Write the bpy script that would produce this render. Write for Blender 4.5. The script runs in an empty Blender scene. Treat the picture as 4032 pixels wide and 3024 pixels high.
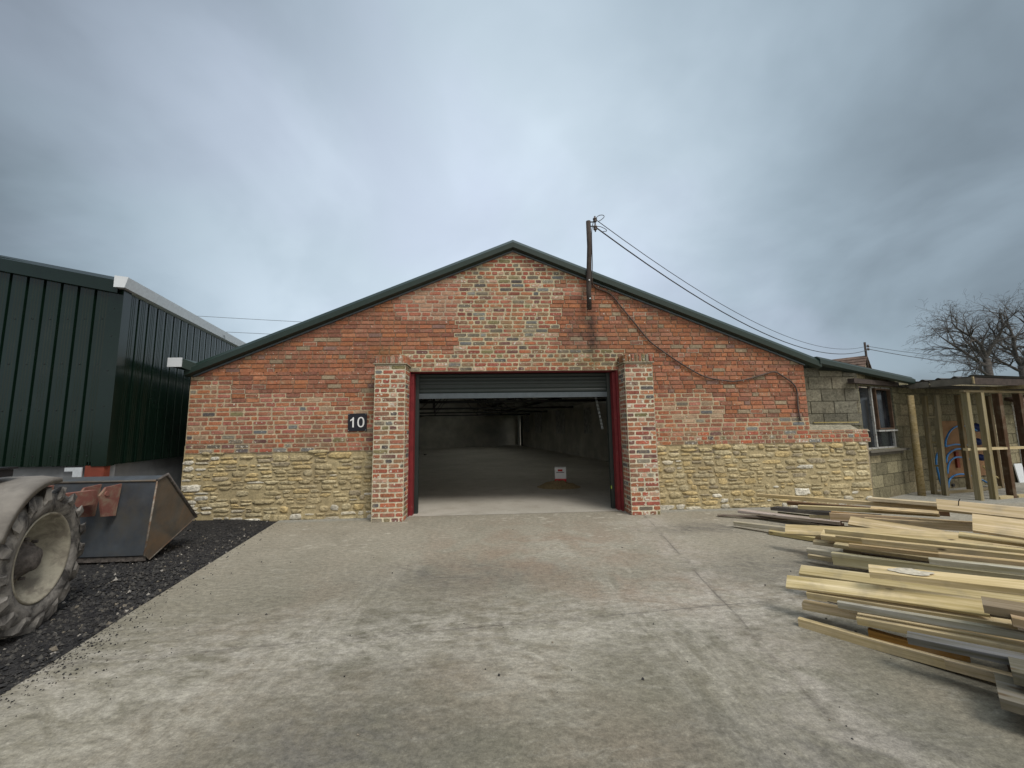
import bpy, math, random
from mathutils import Vector, Matrix, noise
R = math.radians
rnd = random.Random(7)
scene = bpy.context.scene
col = scene.collection

# ------------------------------------------------------------------ mesh helper
class MB:
    def __init__(s): s.v = []; s.f = []; s.c = []; s.sm = []
    def add(s, verts, faces, c=(1, 1, 1, 0), smooth=False):
        k = len(s.v); s.v += [tuple(p) for p in verts]
        for f in faces:
            s.f.append([i + k for i in f]); s.c.append(c); s.sm.append(smooth)
    def box(s, a, b, c=(1, 1, 1, 0), m=None):
        x0, y0, z0 = a; x1, y1, z1 = b
        v = [(x0, y0, z0), (x1, y0, z0), (x1, y1, z0), (x0, y1, z0), (x0, y0, z1), (x1, y0, z1), (x1, y1, z1), (x0, y1, z1)]
        if m is not None: v = [m @ Vector(p) for p in v]
        s.add(v, [(0, 3, 2, 1), (4, 5, 6, 7), (0, 1, 5, 4), (1, 2, 6, 5), (2, 3, 7, 6), (3, 0, 4, 7)], c)
    def prism(s, poly, d, c=(1, 1, 1, 0), smooth=False):
        """planar 3D polygon extruded by vector d"""
        n = len(poly); d = Vector(d)
        v = [Vector(p) for p in poly] + [Vector(p) + d for p in poly]
        s.add(v, [tuple(range(n))[::-1], tuple(range(n, 2 * n))] + [(i, (i + 1) % n, (i + 1) % n + n, i + n) for i in range(n)], c, smooth)
    def bar(s, a, b, w, h, c=(1, 1, 1, 0), up=(0, 0, 1)):
        """box from a to b, w wide sideways, h tall"""
        a = Vector(a); b = Vector(b); d = (b - a).normalized(); u = Vector(up)
        r = d.cross(u).normalized(); u = r.cross(d).normalized()
        v = []
        for p in (a, b):
            v += [p - r * w / 2 - u * h / 2, p + r * w / 2 - u * h / 2, p + r * w / 2 + u * h / 2, p - r * w / 2 + u * h / 2]
        s.add(v, [(0, 3, 2, 1), (4, 5, 6, 7), (0, 1, 5, 4), (1, 2, 6, 5), (2, 3, 7, 6), (3, 0, 4, 7)], c)
    def tube(s, pts, rad, n=8, c=(1, 1, 1, 0), cap=True):
        pts = [Vector(p) for p in pts]
        if not isinstance(rad, (list, tuple)): rad = [rad] * len(pts)
        k = len(s.v); u = None
        for i, p in enumerate(pts):
            d = (pts[min(i + 1, len(pts) - 1)] - pts[max(i - 1, 0)]).normalized()
            if u is None:
                u = d.orthogonal().normalized()
            else:
                u = (u - d * u.dot(d)); u = u.normalized() if u.length > 1e-6 else d.orthogonal().normalized()
            w = d.cross(u)
            for j in range(n):
                a = 2 * math.pi * j / n
                s.v.append(tuple(p + (u * math.cos(a) + w * math.sin(a)) * rad[i]))
        for i in range(len(pts) - 1):
            for j in range(n):
                s.f.append([k + i * n + j, k + i * n + (j + 1) % n, k + (i + 1) * n + (j + 1) % n, k + (i + 1) * n + j]); s.c.append(c); s.sm.append(True)
        if cap:
            s.f.append([k + j for j in range(n)][::-1]); s.c.append(c); s.sm.append(False)
            e = k + (len(pts) - 1) * n
            s.f.append([e + j for j in range(n)]); s.c.append(c); s.sm.append(False)
    def lathe(s, prof, n=48, c=(1, 1, 1, 0), m=None, jit=0.0):
        """profile of (x, r) revolved about local X"""
        k = len(s.v)
        for (x, r) in prof:
            for j in range(n):
                a = 2 * math.pi * j / n
                p = Vector((x, r * math.cos(a), r * math.sin(a)))
                if jit: p *= 1 + jit * noise.noise(p * 9)
                s.v.append(tuple(m @ p if m is not None else p))
        for i in range(len(prof) - 1):
            for j in range(n):
                s.f.append([k + i * n + j, k + i * n + (j + 1) % n, k + (i + 1) * n + (j + 1) % n, k + (i + 1) * n + j]); s.c.append(c); s.sm.append(True)
    def build(s, name, mat, parent=None, origin=None):
        me = bpy.data.meshes.new(name)
        if origin is None: origin = parent.location.copy() if parent is not None else Vector((0, 0, 0))
        origin = Vector(origin)
        me.from_pydata([(p[0] - origin.x, p[1] - origin.y, p[2] - origin.z) for p in s.v], [], s.f)
        a = me.attributes.new('col', 'FLOAT_COLOR', 'CORNER')
        buf = []
        for f, c in zip(s.f, s.c): buf += list(c) * len(f)
        a.data.foreach_set('color', buf)
        me.polygons.foreach_set('use_smooth', s.sm)
        me.materials.append(mat); me.validate(); me.update()
        o = bpy.data.objects.new(name, me); col.objects.link(o)
        if parent is not None:
            pl = WLOC.get(parent.name, parent.location)
            o.parent = parent; o.location = origin - pl
        else:
            o.location = origin
        WLOC[o.name] = origin
        return o
WLOC = {}
def thing(name, label, cat, loc=(0, 0, 0), group=None, kind=None):
    o = bpy.data.objects.new(name, None); col.objects.link(o); o.location = loc; o.empty_display_size = .2
    WLOC[o.name] = Vector(loc)
    return tag(o, label, cat, group, kind)
def tag(o, label=None, cat=None, group=None, kind=None):
    if label: o['label'] = label
    if cat: o['category'] = cat
    if group: o['group'] = group
    if kind: o['kind'] = kind
    return o

# ------------------------------------------------------------------ materials
class NT:
    def __init__(s, name):
        s.m = bpy.data.materials.new(name); s.m.use_nodes = True; s.t = s.m.node_tree
        s.b = s.t.nodes['Principled BSDF']
    def n(s, typ, ins=None, **props):
        x = s.t.nodes.new(typ)
        for k, v in props.items(): setattr(x, k, v)
        for k, v in (ins or {}).items(): s.set(x.inputs[k], v)
        return x
    def set(s, sock, v):
        if isinstance(v, bpy.types.NodeSocket): s.t.links.new(v, sock)
        elif isinstance(v, (tuple, list)) and len(v) == 3 and sock.type == 'RGBA': sock.default_value = (*v, 1)
        else: sock.default_value = v
    def math(s, op, a, b=0.0, clamp=False):
        x = s.n('ShaderNodeMath', {0: a, 1: b}, operation=op, use_clamp=clamp); return x.outputs[0]
    def mix(s, f, a, b, mode='MIX'):
        x = s.n('ShaderNodeMix', None, data_type='RGBA', blend_type=mode)
        s.set(x.inputs[0], f); s.set(x.inputs[6], a); s.set(x.inputs[7], b); return x.outputs[2]
    def noise(s, vec, scale, detail=4, rough=.55, dist=0.0):
        x = s.n('ShaderNodeTexNoise', {'Scale': scale, 'Detail': detail, 'Roughness': rough, 'Distortion': dist})
        s.set(x.inputs['Vector'], vec); return x.outputs['Fac']
    def ramp(s, f, a, b, lo=0.0, hi=1.0):
        x = s.n('ShaderNodeMapRange', {0: f, 1: a, 2: b, 3: lo, 4: hi}); x.clamp = True; return x.outputs[0]
    def obj(s): return s.n('ShaderNodeTexCoord').outputs['Object']
    def pos(s): return s.n('ShaderNodeNewGeometry').outputs['Position']
    def scale(s, vec, sc):
        x = s.n('ShaderNodeVectorMath', {0: vec, 1: sc}, operation='MULTIPLY'); return x.outputs[0]
    def attr(s):
        x = s.n('ShaderNodeAttribute', attribute_name='col'); return x.outputs['Color'], x.outputs['Alpha']
    def bump(s, h, strength=.4, dist=.01):
        x = s.n('ShaderNodeBump', {'Strength': strength, 'Distance': dist, 'Height': h}); s.set(s.b.inputs['Normal'], x.outputs[0])
    def out(s, color, rough=.8, metal=0.0, spec=.4):
        s.set(s.b.inputs['Base Color'], color); s.set(s.b.inputs['Roughness'], rough); s.set(s.b.inputs['Metallic'], metal)
        s.b.inputs['Specular IOR Level'].default_value = spec
        return s.m

def m_masonry(name, nsc=30, flecks=True, var=.35, bump=.5, bd=.006, rough=.92):
    t = NT(name); c, al = t.attr(); p = t.pos()
    n1 = t.noise(p, nsc, 5, .65); n2 = t.noise(p, nsc * .22, 3)
    k = t.math('ADD', t.ramp(n1, .3, .7, 1 - var, 1 + var), t.ramp(n2, .3, .7, -.14, .14))
    c2 = t.mix(1.0, c, t.n('ShaderNodeCombineColor', {0: k, 1: k, 2: k}).outputs[0], 'MULTIPLY')
    big = t.noise(p, .9, 3)
    c2 = t.mix(t.ramp(big, .5, .75, 0, .35), c2, (.16, .12, .085))
    if flecks:
        f = t.noise(p, 26, 3, .5); f = t.math('GREATER_THAN', t.math('ADD', f, t.math('MULTIPLY', al, .2)), .715)
        c2 = t.mix(f, c2, (.62, .59, .52))
        sm = t.math('MULTIPLY', t.ramp(t.noise(p, 7, 6, .72, .4), .53, .66, 0, 1), t.math('ADD', t.math('MULTIPLY', al, 1.2), .32), True)
        c2 = t.mix(sm, c2, (.36, .29, .205))
    if name in ('brick', 'mortar'):
        sp = t.n('ShaderNodeSeparateXYZ', {0: p}); nz = t.noise(p, 6, 5, .7)
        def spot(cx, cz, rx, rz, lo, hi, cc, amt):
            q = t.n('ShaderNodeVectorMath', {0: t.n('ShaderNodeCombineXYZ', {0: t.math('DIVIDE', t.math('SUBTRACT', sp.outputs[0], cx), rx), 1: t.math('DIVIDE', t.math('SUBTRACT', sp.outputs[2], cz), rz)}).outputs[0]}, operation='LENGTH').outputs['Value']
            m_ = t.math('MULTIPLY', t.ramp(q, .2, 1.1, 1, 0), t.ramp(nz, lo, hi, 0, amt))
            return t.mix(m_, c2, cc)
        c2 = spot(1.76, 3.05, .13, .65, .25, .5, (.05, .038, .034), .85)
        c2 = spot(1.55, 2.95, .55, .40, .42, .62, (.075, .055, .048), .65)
        c2 = spot(1.75, 2.55, .85, .30, .36, .58, (.16, .125, .045), .6)
        c2 = spot(-1.75, 2.7, .5, .25, .40, .6, (.15, .12, .06), .5)
        c2 = spot(.3, 3.1, .95, .8, .46, .64, (.27, .235, .11), .35)
    t.bump(n1, bump, bd)
    return t.out(c2, rough, 0, .25)
M_brick = m_masonry('brick')
M_mortar = m_masonry('mortar', 40, False, .3)
M_stone = m_masonry('rubble_stone', 22, False, .46, 1.0, .022)
M_block = m_masonry('concrete_block', 28, False, .45, .8, .012)

def m_simple(name, c, rough=.6, metal=0.0, var=.2, sc=8, bump=0.0, spec=.4, dirt=None, dsc=4, dlo=.5, dhi=.75, damt=.6):
    t = NT(name); p = t.obj(); n = t.noise(p, sc, 5, .6)
    lo = tuple(x * (1 - var) for x in c); hi = tuple(min(1, x * (1 + var)) for x in c)
    cc = t.mix(t.ramp(n, .3, .7), lo, hi)
    if dirt: cc = t.mix(t.ramp(t.noise(p, dsc, 6, .65, .6), dlo, dhi, 0, damt), cc, dirt)
    if bump: t.bump(n, bump, .01)
    return t.out(cc, rough, metal, spec)
M_green = m_simple('green_coated_steel', (.0045, .0135, .0085), .2, 0, .12, 3, 0, .36, (.03, .034, .03), 1.5, .55, .8, .3)
M_greenflash = m_simple('green_flashing', (.016, .031, .025), .4, 0, .1, 3, 0, .4)
M_galv = m_simple('galvanised_steel', (.58, .62, .65), .45, .15, .1, 20, 0, .5)
M_white = m_simple('white_coated_steel', (.66, .70, .74), .45, 0, .05, 9)
M_redpaint = m_simple('dark_red_paint', (.175, .018, .022), .55, 0, .2, 9, 0, .4, (.32, .24, .2), 14, .62, .72, .5)
M_rust = m_simple('red_oxide_steel', (.20, .045, .025), .75, 0, .2, 6)
M_blackgreen = m_simple('black_green_guide', (.018, .026, .024), .4, 0, .15, 6, 0, .5)
M_shutter = m_simple('shutter_slats', (.013, .022, .021), .4, 0, .15, 5, 0, .45)
M_bar = m_simple('shutter_bar', (.09, .11, .125), .45, .3, .12, 12)
M_inner = m_simple('whitewashed_wall', (.50, .48, .42), .95, 0, .22, 1.3, .2, .2, (.30, .29, .26), .7, .45, .7, .7)
M_innerdark = m_simple('blocked_window_render', (.40, .395, .37), .95, 0, .4, 5)
M_roofin = m_simple('fibre_cement_roof', (.34, .34, .32), .9, 0, .25, 2)
M_truss = m_simple('dark_truss_steel', (.02, .018, .016), .7, 0, .2, 4)
M_black = m_simple('black_plastic', (.015, .015, .017), .45, 0, .1, 8)
M_sign = m_simple('black_sign_plate', (.012, .013, .02), .35, 0, .1, 8)
M_signwhite = m_simple('white_numeral', (.82, .82, .82), .5, 0, .02, 8)
M_oldpole = m_simple('weathered_dark_timber', (.055, .042, .036), .9, 0, .35, 14, .4)
M_ceramic = m_simple('brown_ceramic', (.10, .08, .075), .35, 0, .2, 20)
M_wire = m_simple('wire', (.05, .05, .055), .6, 0, .1, 20)
M_wirefar = m_simple('thin_wire', (.12, .13, .14), .6, 0, .1, 20)
M_cable = m_simple('old_cable', (.095, .07, .06), .8, 0, .3, 14)
M_conc = m_simple('concrete_panel', (.24, .25, .26), .9, 0, .18, 3, .2)
M_sand = m_simple('sand', (.26, .20, .11), .97, 0, .35, 24, .7, .1)
M_box = m_simple('white_carton', (.74, .74, .75), .6, 0, .03, 6)
M_boxred = m_simple('red_carton', (.48, .03, .03), .6, 0, .05, 6)
M_print = m_simple('dark_print', (.06, .05, .06), .6)
M_ply = m_simple('plywood', (.24, .135, .065), .8, 0, .25, 3, 0, .3, (.12, .07, .04), 5, .55, .75, .6)
M_blue = m_simple('blue_plastic_pipe', (.03, .17, .42), .35, 0, .15, 8)
M_bluedark = m_simple('dark_blue_plastic', (.015, .03, .13), .4, 0, .15, 8)
M_rub = m_simple('dusty_tyre_rubber', (.055, .052, .05), .95, 0, .35, 13, .6, .2, (.28, .262, .238), 6, .40, .60, .9)
M_rim = m_simple('muddy_cream_rim', (.36, .335, .265), .7, 0, .2, 6, 0, .3, (.17, .15, .12), 6, .42, .62, .9)
M_hub = m_simple('muddy_hub', (.10, .088, .08), .95, 0, .5, 28, .9)
M_fender = m_simple('dusty_grey_plastic', (.20, .185, .165), .85, 0, .15, 10, .2, .3, (.11, .10, .09), 4, .46, .66, .7)
M_bucket = m_simple('blue_grey_steel', (.07, .08, .092), .5, .25, .25, 5, .05, .45, (.10, .09, .07), 3.0, .45, .7, .7)
M_bucketside = m_simple('worn_bucket_steel', (.085, .08, .07), .6, .2, .25, 6, .05, .4, (.18, .115, .065), 1.8, .42, .62, .7)
M_pink = m_simple('faded_red_loader_paint', (.21, .085, .068), .8, 0, .15, 8, .1, .3, (.25, .20, .14), 9, .46, .66, .85)
M_tractor = m_simple('tractor_red_paint', (.30, .03, .02), .45, 0, .1, 6)
M_glassdk = m_simple('dark_window_glass', (.012, .015, .02), .12, 0, .2, 3, 0, .5, (.10, .10, .10), 3, .5, .72, .45)
M_winframe = m_simple('peeling_white_paint', (.36, .37, .36), .8, 0, .15, 12, .2, .3, (.13, .09, .065), 16, .52, .62, .9)
M_oldwood = m_simple('grey_weathered_board', (.105, .097, .08), .92, 0, .3, 12, .4)
M_brownwood = m_simple('brown_stained_timber', (.10, .06, .038), .9, 0, .4, 8, .3)
M_tile = m_simple('old_clay_roof_tile', (.12, .078, .058), .9, 0, .5, 5, .6)
M_housestone = m_simple('house_stone', (.26, .23, .18), .95, 0, .3, 2.5, .5)
M_bark = m_simple('bark', (.10, .09, .082), .95, 0, .3, 10, .4)
M_sheet = m_simple('corrugated_sheet', (.06, .06, .058), .7, 0, .25, 4)
M_groundfar = m_simple('field_ground', (.07, .085, .04), .98, 0, .35, .6, .3)

def m_wood():
    t = NT('sawn_timber'); p = t.obj()
    oi = t.n('ShaderNodeObjectInfo')
    off = t.n('ShaderNodeVectorMath', {0: p, 1: t.n('ShaderNodeCombineXYZ', {0: t.math('MULTIPLY', oi.outputs['Random'], 37.0), 1: t.math('MULTIPLY', oi.outputs['Random'], 11.0)}).outputs[0]}, operation='ADD').outputs[0]
    g = t.noise(t.scale(off, (1.6, 38, 38)), 1.0, 5, .6, .4)
    g2 = t.noise(t.scale(off, (.9, 9, 9)), 1.0, 3)
    c = t.mix(1.0, oi.outputs['Color'], t.attr()[0], 'MULTIPLY')
    k = t.math('MULTIPLY', t.ramp(g, .3, .7, .62, 1.16), t.ramp(g2, .3, .7, .84, 1.1))
    c2 = t.mix(1.0, c, t.n('ShaderNodeCombineColor', {0: k, 1: t.math('POWER', k, 1.12), 2: t.math('POWER', k, 1.7)}).outputs[0], 'MULTIPLY')
    v = t.n('ShaderNodeTexVoronoi', {'Scale': 1.0, 'Randomness': 1.0}); t.set(v.inputs['Vector'], t.scale(off, (5.0, 13, 13)))
    kn = t.math('MULTIPLY', t.ramp(v.outputs['Distance'], .07, .16, .85, 0), t.math('GREATER_THAN', t.n('ShaderNodeSeparateColor', {0: v.outputs['Color']})  .outputs[0], .45))
    c2 = t.mix(kn, c2, (.085, .055, .03))
    st = t.noise(off, 5, 4, .6, .3)
    c2 = t.mix(t.ramp(st, .52, .72, 0, .5), c2, (.23, .20, .145))
    t.bump(g, .35, .004)
    return t.out(c2, .82, 0, .25)
M_wood = m_wood()

def m_concrete():
    t = NT('yard_concrete'); p = t.pos()
    sx = t.n('ShaderNodeSeparateXYZ', {0: p}); X, Y = sx.outputs[0], sx.outputs[1]
    big = t.noise(p, .55, 4, .55, .4); mid = t.noise(p, 2.3, 5, .6, .5); fine = t.noise(p, 60, 3, .7); grain = t.noise(p, 160, 2, .7)
    rot = t.n('ShaderNodeVectorRotate', {'Vector': p, 'Angle': R(28)}, rotation_type='Z_AXIS').outputs[0]
    stre = t.noise(t.scale(rot, (1.1, 8.5, 1)), 1.6, 5, .62, .5)
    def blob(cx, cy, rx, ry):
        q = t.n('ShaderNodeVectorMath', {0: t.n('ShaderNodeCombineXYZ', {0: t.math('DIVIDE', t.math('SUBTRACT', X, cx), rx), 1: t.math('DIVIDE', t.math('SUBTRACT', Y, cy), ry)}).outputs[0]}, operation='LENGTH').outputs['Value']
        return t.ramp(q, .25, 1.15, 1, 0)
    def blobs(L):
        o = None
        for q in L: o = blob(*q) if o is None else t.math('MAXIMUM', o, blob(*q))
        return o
    c = t.mix(t.ramp(big, .35, .65), (.166, .153, .116), (.218, .200, .151))
    c = t.mix(t.ramp(t.noise(p, .8, 3, .5, .2), .46, .64, 0, .5), c, (.250, .205, .155))
    c = t.mix(t.ramp(mid, .48, .70, 0, .6), c, (.152, .144, .112))
    for (x0_, k1_, k2_) in ((-.55, .10, -.030), (1.15, -.02, .022), (.25, -.30, -.02)):      # pale tyre sweeps leading to the door
        u_ = t.math('SUBTRACT', X, t.math('ADD', x0_, t.math('ADD', t.math('MULTIPLY', Y, k1_), t.math('MULTIPLY', t.math('MULTIPLY', Y, Y), k2_))))
        band = t.ramp(t.math('ABSOLUTE', t.math('ADD', u_, t.math('MULTIPLY', t.math('SUBTRACT', mid, .5), .5))), .05, .34, 1, 0)
        tread = t.noise(t.scale(p, (7, 1.5, 1)), 1.6, 6, .7, .8)
        c = t.mix(t.math('MULTIPLY', band, t.ramp(tread, .40, .62, 0, .62)), c, (.38, .355, .295))
    dry = t.math('MULTIPLY', t.ramp(t.math('ADD', Y, t.math('MULTIPLY', big, 1.6)), -3.0, -.9, 0, .9), t.ramp(mid, .3, .6, .6, 1))
    c = t.mix(dry, c, (.335, .306, .242))
    smear = t.noise(t.scale(p, (1.6, 4.2, 1)), 2.4, 7, .68, .9); smear2 = t.noise(t.scale(rot, (2.2, 4.5, 1)), 1.3, 7, .7, 1.2)
    c = t.mix(t.ramp(smear, .53, .72, 0, .6), c, (.34, .32, .265))
    c = t.mix(t.math('MULTIPLY', t.ramp(smear2, .40, .62, 0, .75), blobs([(.3, -4.1, .5, .5), (-1.95, -4.35, 1.2, .55), (-1.0, -3.75, 1.3, .3), (.5, -3.75, .6, .28), (1.75, -3.35, .8, .45), (1.1, -1.9, 1.0, .9), (2.0, -.8, .6, .5), (2.1, -2.0, .5, 1.0), (.6, -5.2, .5, .3)])), c, (.405, .378, .315))
    c = t.mix(t.math('MULTIPLY', t.ramp(smear2, .44, .62, .2, .85), blobs([(-.75, -4.62, .75, .33), (1.5, -4.9, .9, .5), (2.6, -2.7, .7, .5), (-.3, -2.6, 1.2, .5), (2.9, -1.2, 1.0, .35)])), c, (.140, .130, .112))  # dark stains; the patch beside the timber pile paints in its shadow
    c = t.mix(t.math('MULTIPLY', t.ramp(t.noise(p, 1.7, 5, .6, .6), .42, .6, 0, .65), blobs([(.6, -1.8, 1.8, 1.6), (1.3, -3.0, 1.0, .6)])), c, (.265, .195, .140))
    c = t.mix(t.math('MULTIPLY', t.ramp(t.math('ADD', Y, t.math('MULTIPLY', mid, .16)), -.16, -.04, 0, .7), t.math('GREATER_THAN', t.math('ABSOLUTE', t.math('SUBTRACT', X, .4)), 1.75)), c, (.30, .30, .27))
    # slab joints: line 1 across the yard, line 2 running out from the right pier
    wob = t.math('MULTIPLY', t.math('SUBTRACT', t.noise(p, 1.3, 2), .5), .16)
    def line(ax, ay, bx, by):
        L = math.hypot(bx - ax, by - ay); nx, ny = -(by - ay) / L, (bx - ax) / L
        d = t.math('ADD', t.math('ADD', t.math('MULTIPLY', X, nx), t.math('MULTIPLY', Y, ny)), -(ax * nx + ay * ny))
        return d
    d1 = t.math('ABSOLUTE', t.math('ADD', line(-2.7, -3.86, 1.6, -3.46), t.math('MULTIPLY', wob, .25)))
    d2 = t.math('ABSOLUTE', t.math('ADD', line(2.373, -.47, 1.808, -3.48), t.math('MULTIPLY', wob, .35)))
    dust = t.math('MULTIPLY', t.ramp(d1, .0, .75, 1, 0), t.ramp(t.noise(t.scale(p, (2.2, 5, 1)), 2.0, 6, .68, .6), .42, .62, 0, 1))
    c = t.mix(t.math('MULTIPLY', dust, .75), c, (.43, .40, .345))
    dust2 = t.math('MULTIPLY', t.ramp(d2, .0, .45, 1, 0), t.ramp(t.noise(p, 3.1, 6, .66, .8), .42, .6, 0, 1))
    c = t.mix(t.math('MULTIPLY', dust2, .6), c, (.44, .40, .35))
    near = t.ramp(Y, -2.6, -.3, 0, 1)
    v = t.n('ShaderNodeTexVoronoi', {'Scale': 1.0}); t.set(v.inputs['Vector'], t.scale(t.n('ShaderNodeVectorMath', {0: p, 1: t.scale(t.n('ShaderNodeTexNoise', {'Scale': 6.0}).outputs['Color'], (.12, .12, 0))}, operation='ADD').outputs[0], (5.2, 8.5, 1)))
    spl = t.math('MULTIPLY', t.ramp(v.outputs['Distance'], .20, .34, 1, 0), t.ramp(t.noise(p, 1.7, 3), .5, .62, 0, 1))
    c = t.mix(t.math('MULTIPLY', spl, t.math('MULTIPLY', near, .8)), c, (.50, .465, .385))
    for d in (d1, d2):
        j = t.math('MULTIPLY', t.math('MULTIPLY', t.ramp(d, .003, .011, 1, 0), t.ramp(t.noise(p, 1.9, 5), .44, .56, .0, 1)), t.ramp(Y, -4.3, -3.5, .25, 1))
        c = t.mix(t.math('MULTIPLY', t.math('MULTIPLY', t.ramp(d, .01, .06, 1, 0), t.ramp(t.noise(p, 9, 6, .75), .45, .6, 0, 1)), .5), c, (.13, .115, .095))
        c = t.mix(t.math('MULTIPLY', j, .55), c, (.09, .08, .07))
    k = t.math('MULTIPLY', t.math('MULTIPLY', t.ramp(fine, .3, .7, .72, 1.08), t.ramp(grain, .3, .7, .85, 1.15)), t.ramp(t.noise(t.scale(p, (1, 1.6, 1)), 17, 4, .75), .3, .7, .68, 1.30))
    c = t.mix(1.0, c, t.n('ShaderNodeCombineColor', {0: k, 1: k, 2: k}).outputs[0], 'MULTIPLY')
    h = t.math('ADD', t.math('MULTIPLY', fine, .5), mid)
    t.bump(h, .35, .012)
    return t.out(c, t.ramp(mid, .3, .7, .75, .95), 0, .3)
M_yard = m_concrete()
def m_gravel():
    t = NT('dark_planings'); p = t.pos()
    v = t.n('ShaderNodeTexVoronoi', {'Scale': 55.0}); t.set(v.inputs['Vector'], p)
    n = t.noise(p, 30, 4, .7)
    c = t.mix(t.ramp(v.outputs['Color'], .2, .9), (.012, .012, .013), (.045, .043, .042))
    c = t.mix(t.ramp(t.noise(p, 1.2, 3), .5, .7, 0, .4), c, (.06, .056, .05))
    t.bump(t.math('ADD', v.outputs['Distance'], n), .9, .02)
    return t.out(c, .9, 0, .3)
M_gravel = m_gravel()
def m_inner_floor():
    t = NT('barn_floor_concrete'); p = t.pos()
    c = t.mix(t.ramp(t.noise(p, .5, 5, .6, .4), .35, .65), (.36, .335, .285), (.46, .43, .375))
    c = t.mix(t.ramp(t.noise(p, 3, 5), .5, .7, 0, .5), c, (.28, .25, .20))
    k = t.ramp(t.noise(p, 70, 2), .3, .7, .86, 1.14)
    c = t.mix(1.0, c, t.n('ShaderNodeCombineColor', {0: k, 1: k, 2: k}).outputs[0], 'MULTIPLY')
    return t.out(c, .85, 0, .3)
M_bfloor = m_inner_floor()

# ------------------------------------------------------------------ setting: ground sheets
GE = [(-3.95, 3.0), (-3.402, -.13), (-2.873, -3.202), (-2.688, -4.14), (-2.05, -7.8), (-1.2, -12.0)]   # edge between concrete and planings
b = MB(); b.add([(-160, -90, -.03), (160, -90, -.03), (160, 160, -.03), (-160, 160, -.03)], [(0, 1, 2, 3)])
tag(b.build('ground', M_groundfar), kind='structure')
b = MB()
pts = [(x, y, 0) for x, y in GE]
b.add(pts + [(16, -12, 0), (16, 3, 0)], [(0, 1, 2, 3, 4, 5, 6, 7)])
b.add([(x, y, -.03) for x, y in GE] + pts, [(i, i + 1, i + 7, i + 6) for i in range(5)])
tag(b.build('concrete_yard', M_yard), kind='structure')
b = MB()
for j in range(61):
    for i in range(41):
        y = -12 + 15 * j / 60
        for k in range(5):
            if GE[k + 1][1] <= y <= GE[k][1]:
                f = (y - GE[k][1]) / (GE[k + 1][1] - GE[k][1]); xe = GE[k][0] + f * (GE[k + 1][0] - GE[k][0])
        x = xe - 13 * (i / 40) ** 1.6
        w = min(1, (xe - x) / .25)
        b.v.append((x, y, -.02 + .012 * noise.noise(Vector((x * 1.3, y * 1.3, 0))) * w + .05 * max(0, 1 - abs(y) / .7) * min(1, max(0, xe - x) / .6)))
for j in range(60):
    for i in range(40):
        k = j * 41 + i; b.f.append([k, k + 41, k + 42, k + 1]); b.c.append((1, 1, 1, 0)); b.sm.append(True)
tag(b.build('gravel_bed', M_gravel), kind='structure')
def stones(n, place, smin, smax, cols, seed):
    r = random.Random(seed); b = MB()
    for _ in range(n):
        x, y, z = place(r); s = r.uniform(smin, smax) * (.6 if r.random() < .6 else 1)
        pv = []
        for d in ((1, 0, 0), (0, 1, 0), (-1, 0, 0), (0, -1, 0), (0, 0, 1), (0, 0, -.6)):
            q = s * r.uniform(.55, 1.15); pv.append(Vector(d) * q)
        m = Matrix.Rotation(r.uniform(0, 6.28), 3, 'Z') @ Matrix.Rotation(r.uniform(-.5, .5), 3, 'X')
        pv = [m @ p + Vector((x, y, z + s * .3)) for p in pv]
        b.add(pv, [(0, 1, 4), (1, 2, 4), (2, 3, 4), (3, 0, 4), (1, 0, 5), (2, 1, 5), (3, 2, 5), (0, 3, 5)], (*r.choice(cols), 0))
    return b
def xedge(y):
    for k in range(5):
        if GE[k + 1][1] <= y <= GE[k][1]:
            f = (y - GE[k][1]) / (GE[k + 1][1] - GE[k][1]); return GE[k][0] + f * (GE[k + 1][0] - GE[k][0])
DK = [(.02, .02, .022), (.035, .034, .034), (.05, .048, .046), (.028, .027, .027), (.07, .066, .06)]
def pl_bed(r):
    y = r.triangular(-5.6, .1, -3); x = xedge(y) - abs(r.gauss(0, .9)) - .01
    return x, y, -.02 + .05 * max(0, 1 - abs(y) / .7) * min(1, (xedge(y) - x) / .6)
M_pebble = m_simple('planings_stone', (1, 1, 1), .85)
def m_attr(name, rough=.85):
    t = NT(name); c, al = t.attr(); p = t.pos(); k = t.ramp(t.noise(p, 60, 2), .3, .7, .75, 1.25)
    return t.out(t.mix(1.0, c, t.n('ShaderNodeCombineColor', {0: k, 1: k, 2: k}).outputs[0], 'MULTIPLY'), rough, 0, .3)
M_attr = m_attr('loose_stone')
tag(stones(7500, pl_bed, .008, .026, DK * 9 + [(.16, .14, .11), (.30, .28, .25)], 3).build('gravel', M_attr), 'loose dark road planings covering the ground beside the concrete', 'gravel', None, 'stuff')
def pl_spill(r):
    y = r.choice([r.uniform(-4.6, -.2), r.gauss(-3.9, .25), r.gauss(-3.6, .4)]); y = min(max(y, -5.5), -.2)
    return xedge(y) + abs(r.gauss(0, .11)) * (1 if r.random() < .75 else 3.2), y, 0
tag(stones(620, pl_spill, .003, .010, DK, 5).build('grit', M_attr), 'black grit spilled from the gravel onto the concrete edge', 'grit', None, 'stuff')
def pl_loose(r): return r.uniform(-2.2, 3.2), r.triangular(-5.6, -.6, -4.6), 0
tag(stones(110, pl_loose, .004, .011, DK + [(.2, .17, .13)], 8).build('debris', M_attr), 'tiny dark crumbs scattered over the concrete yard', 'debris', None, 'stuff')

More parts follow.
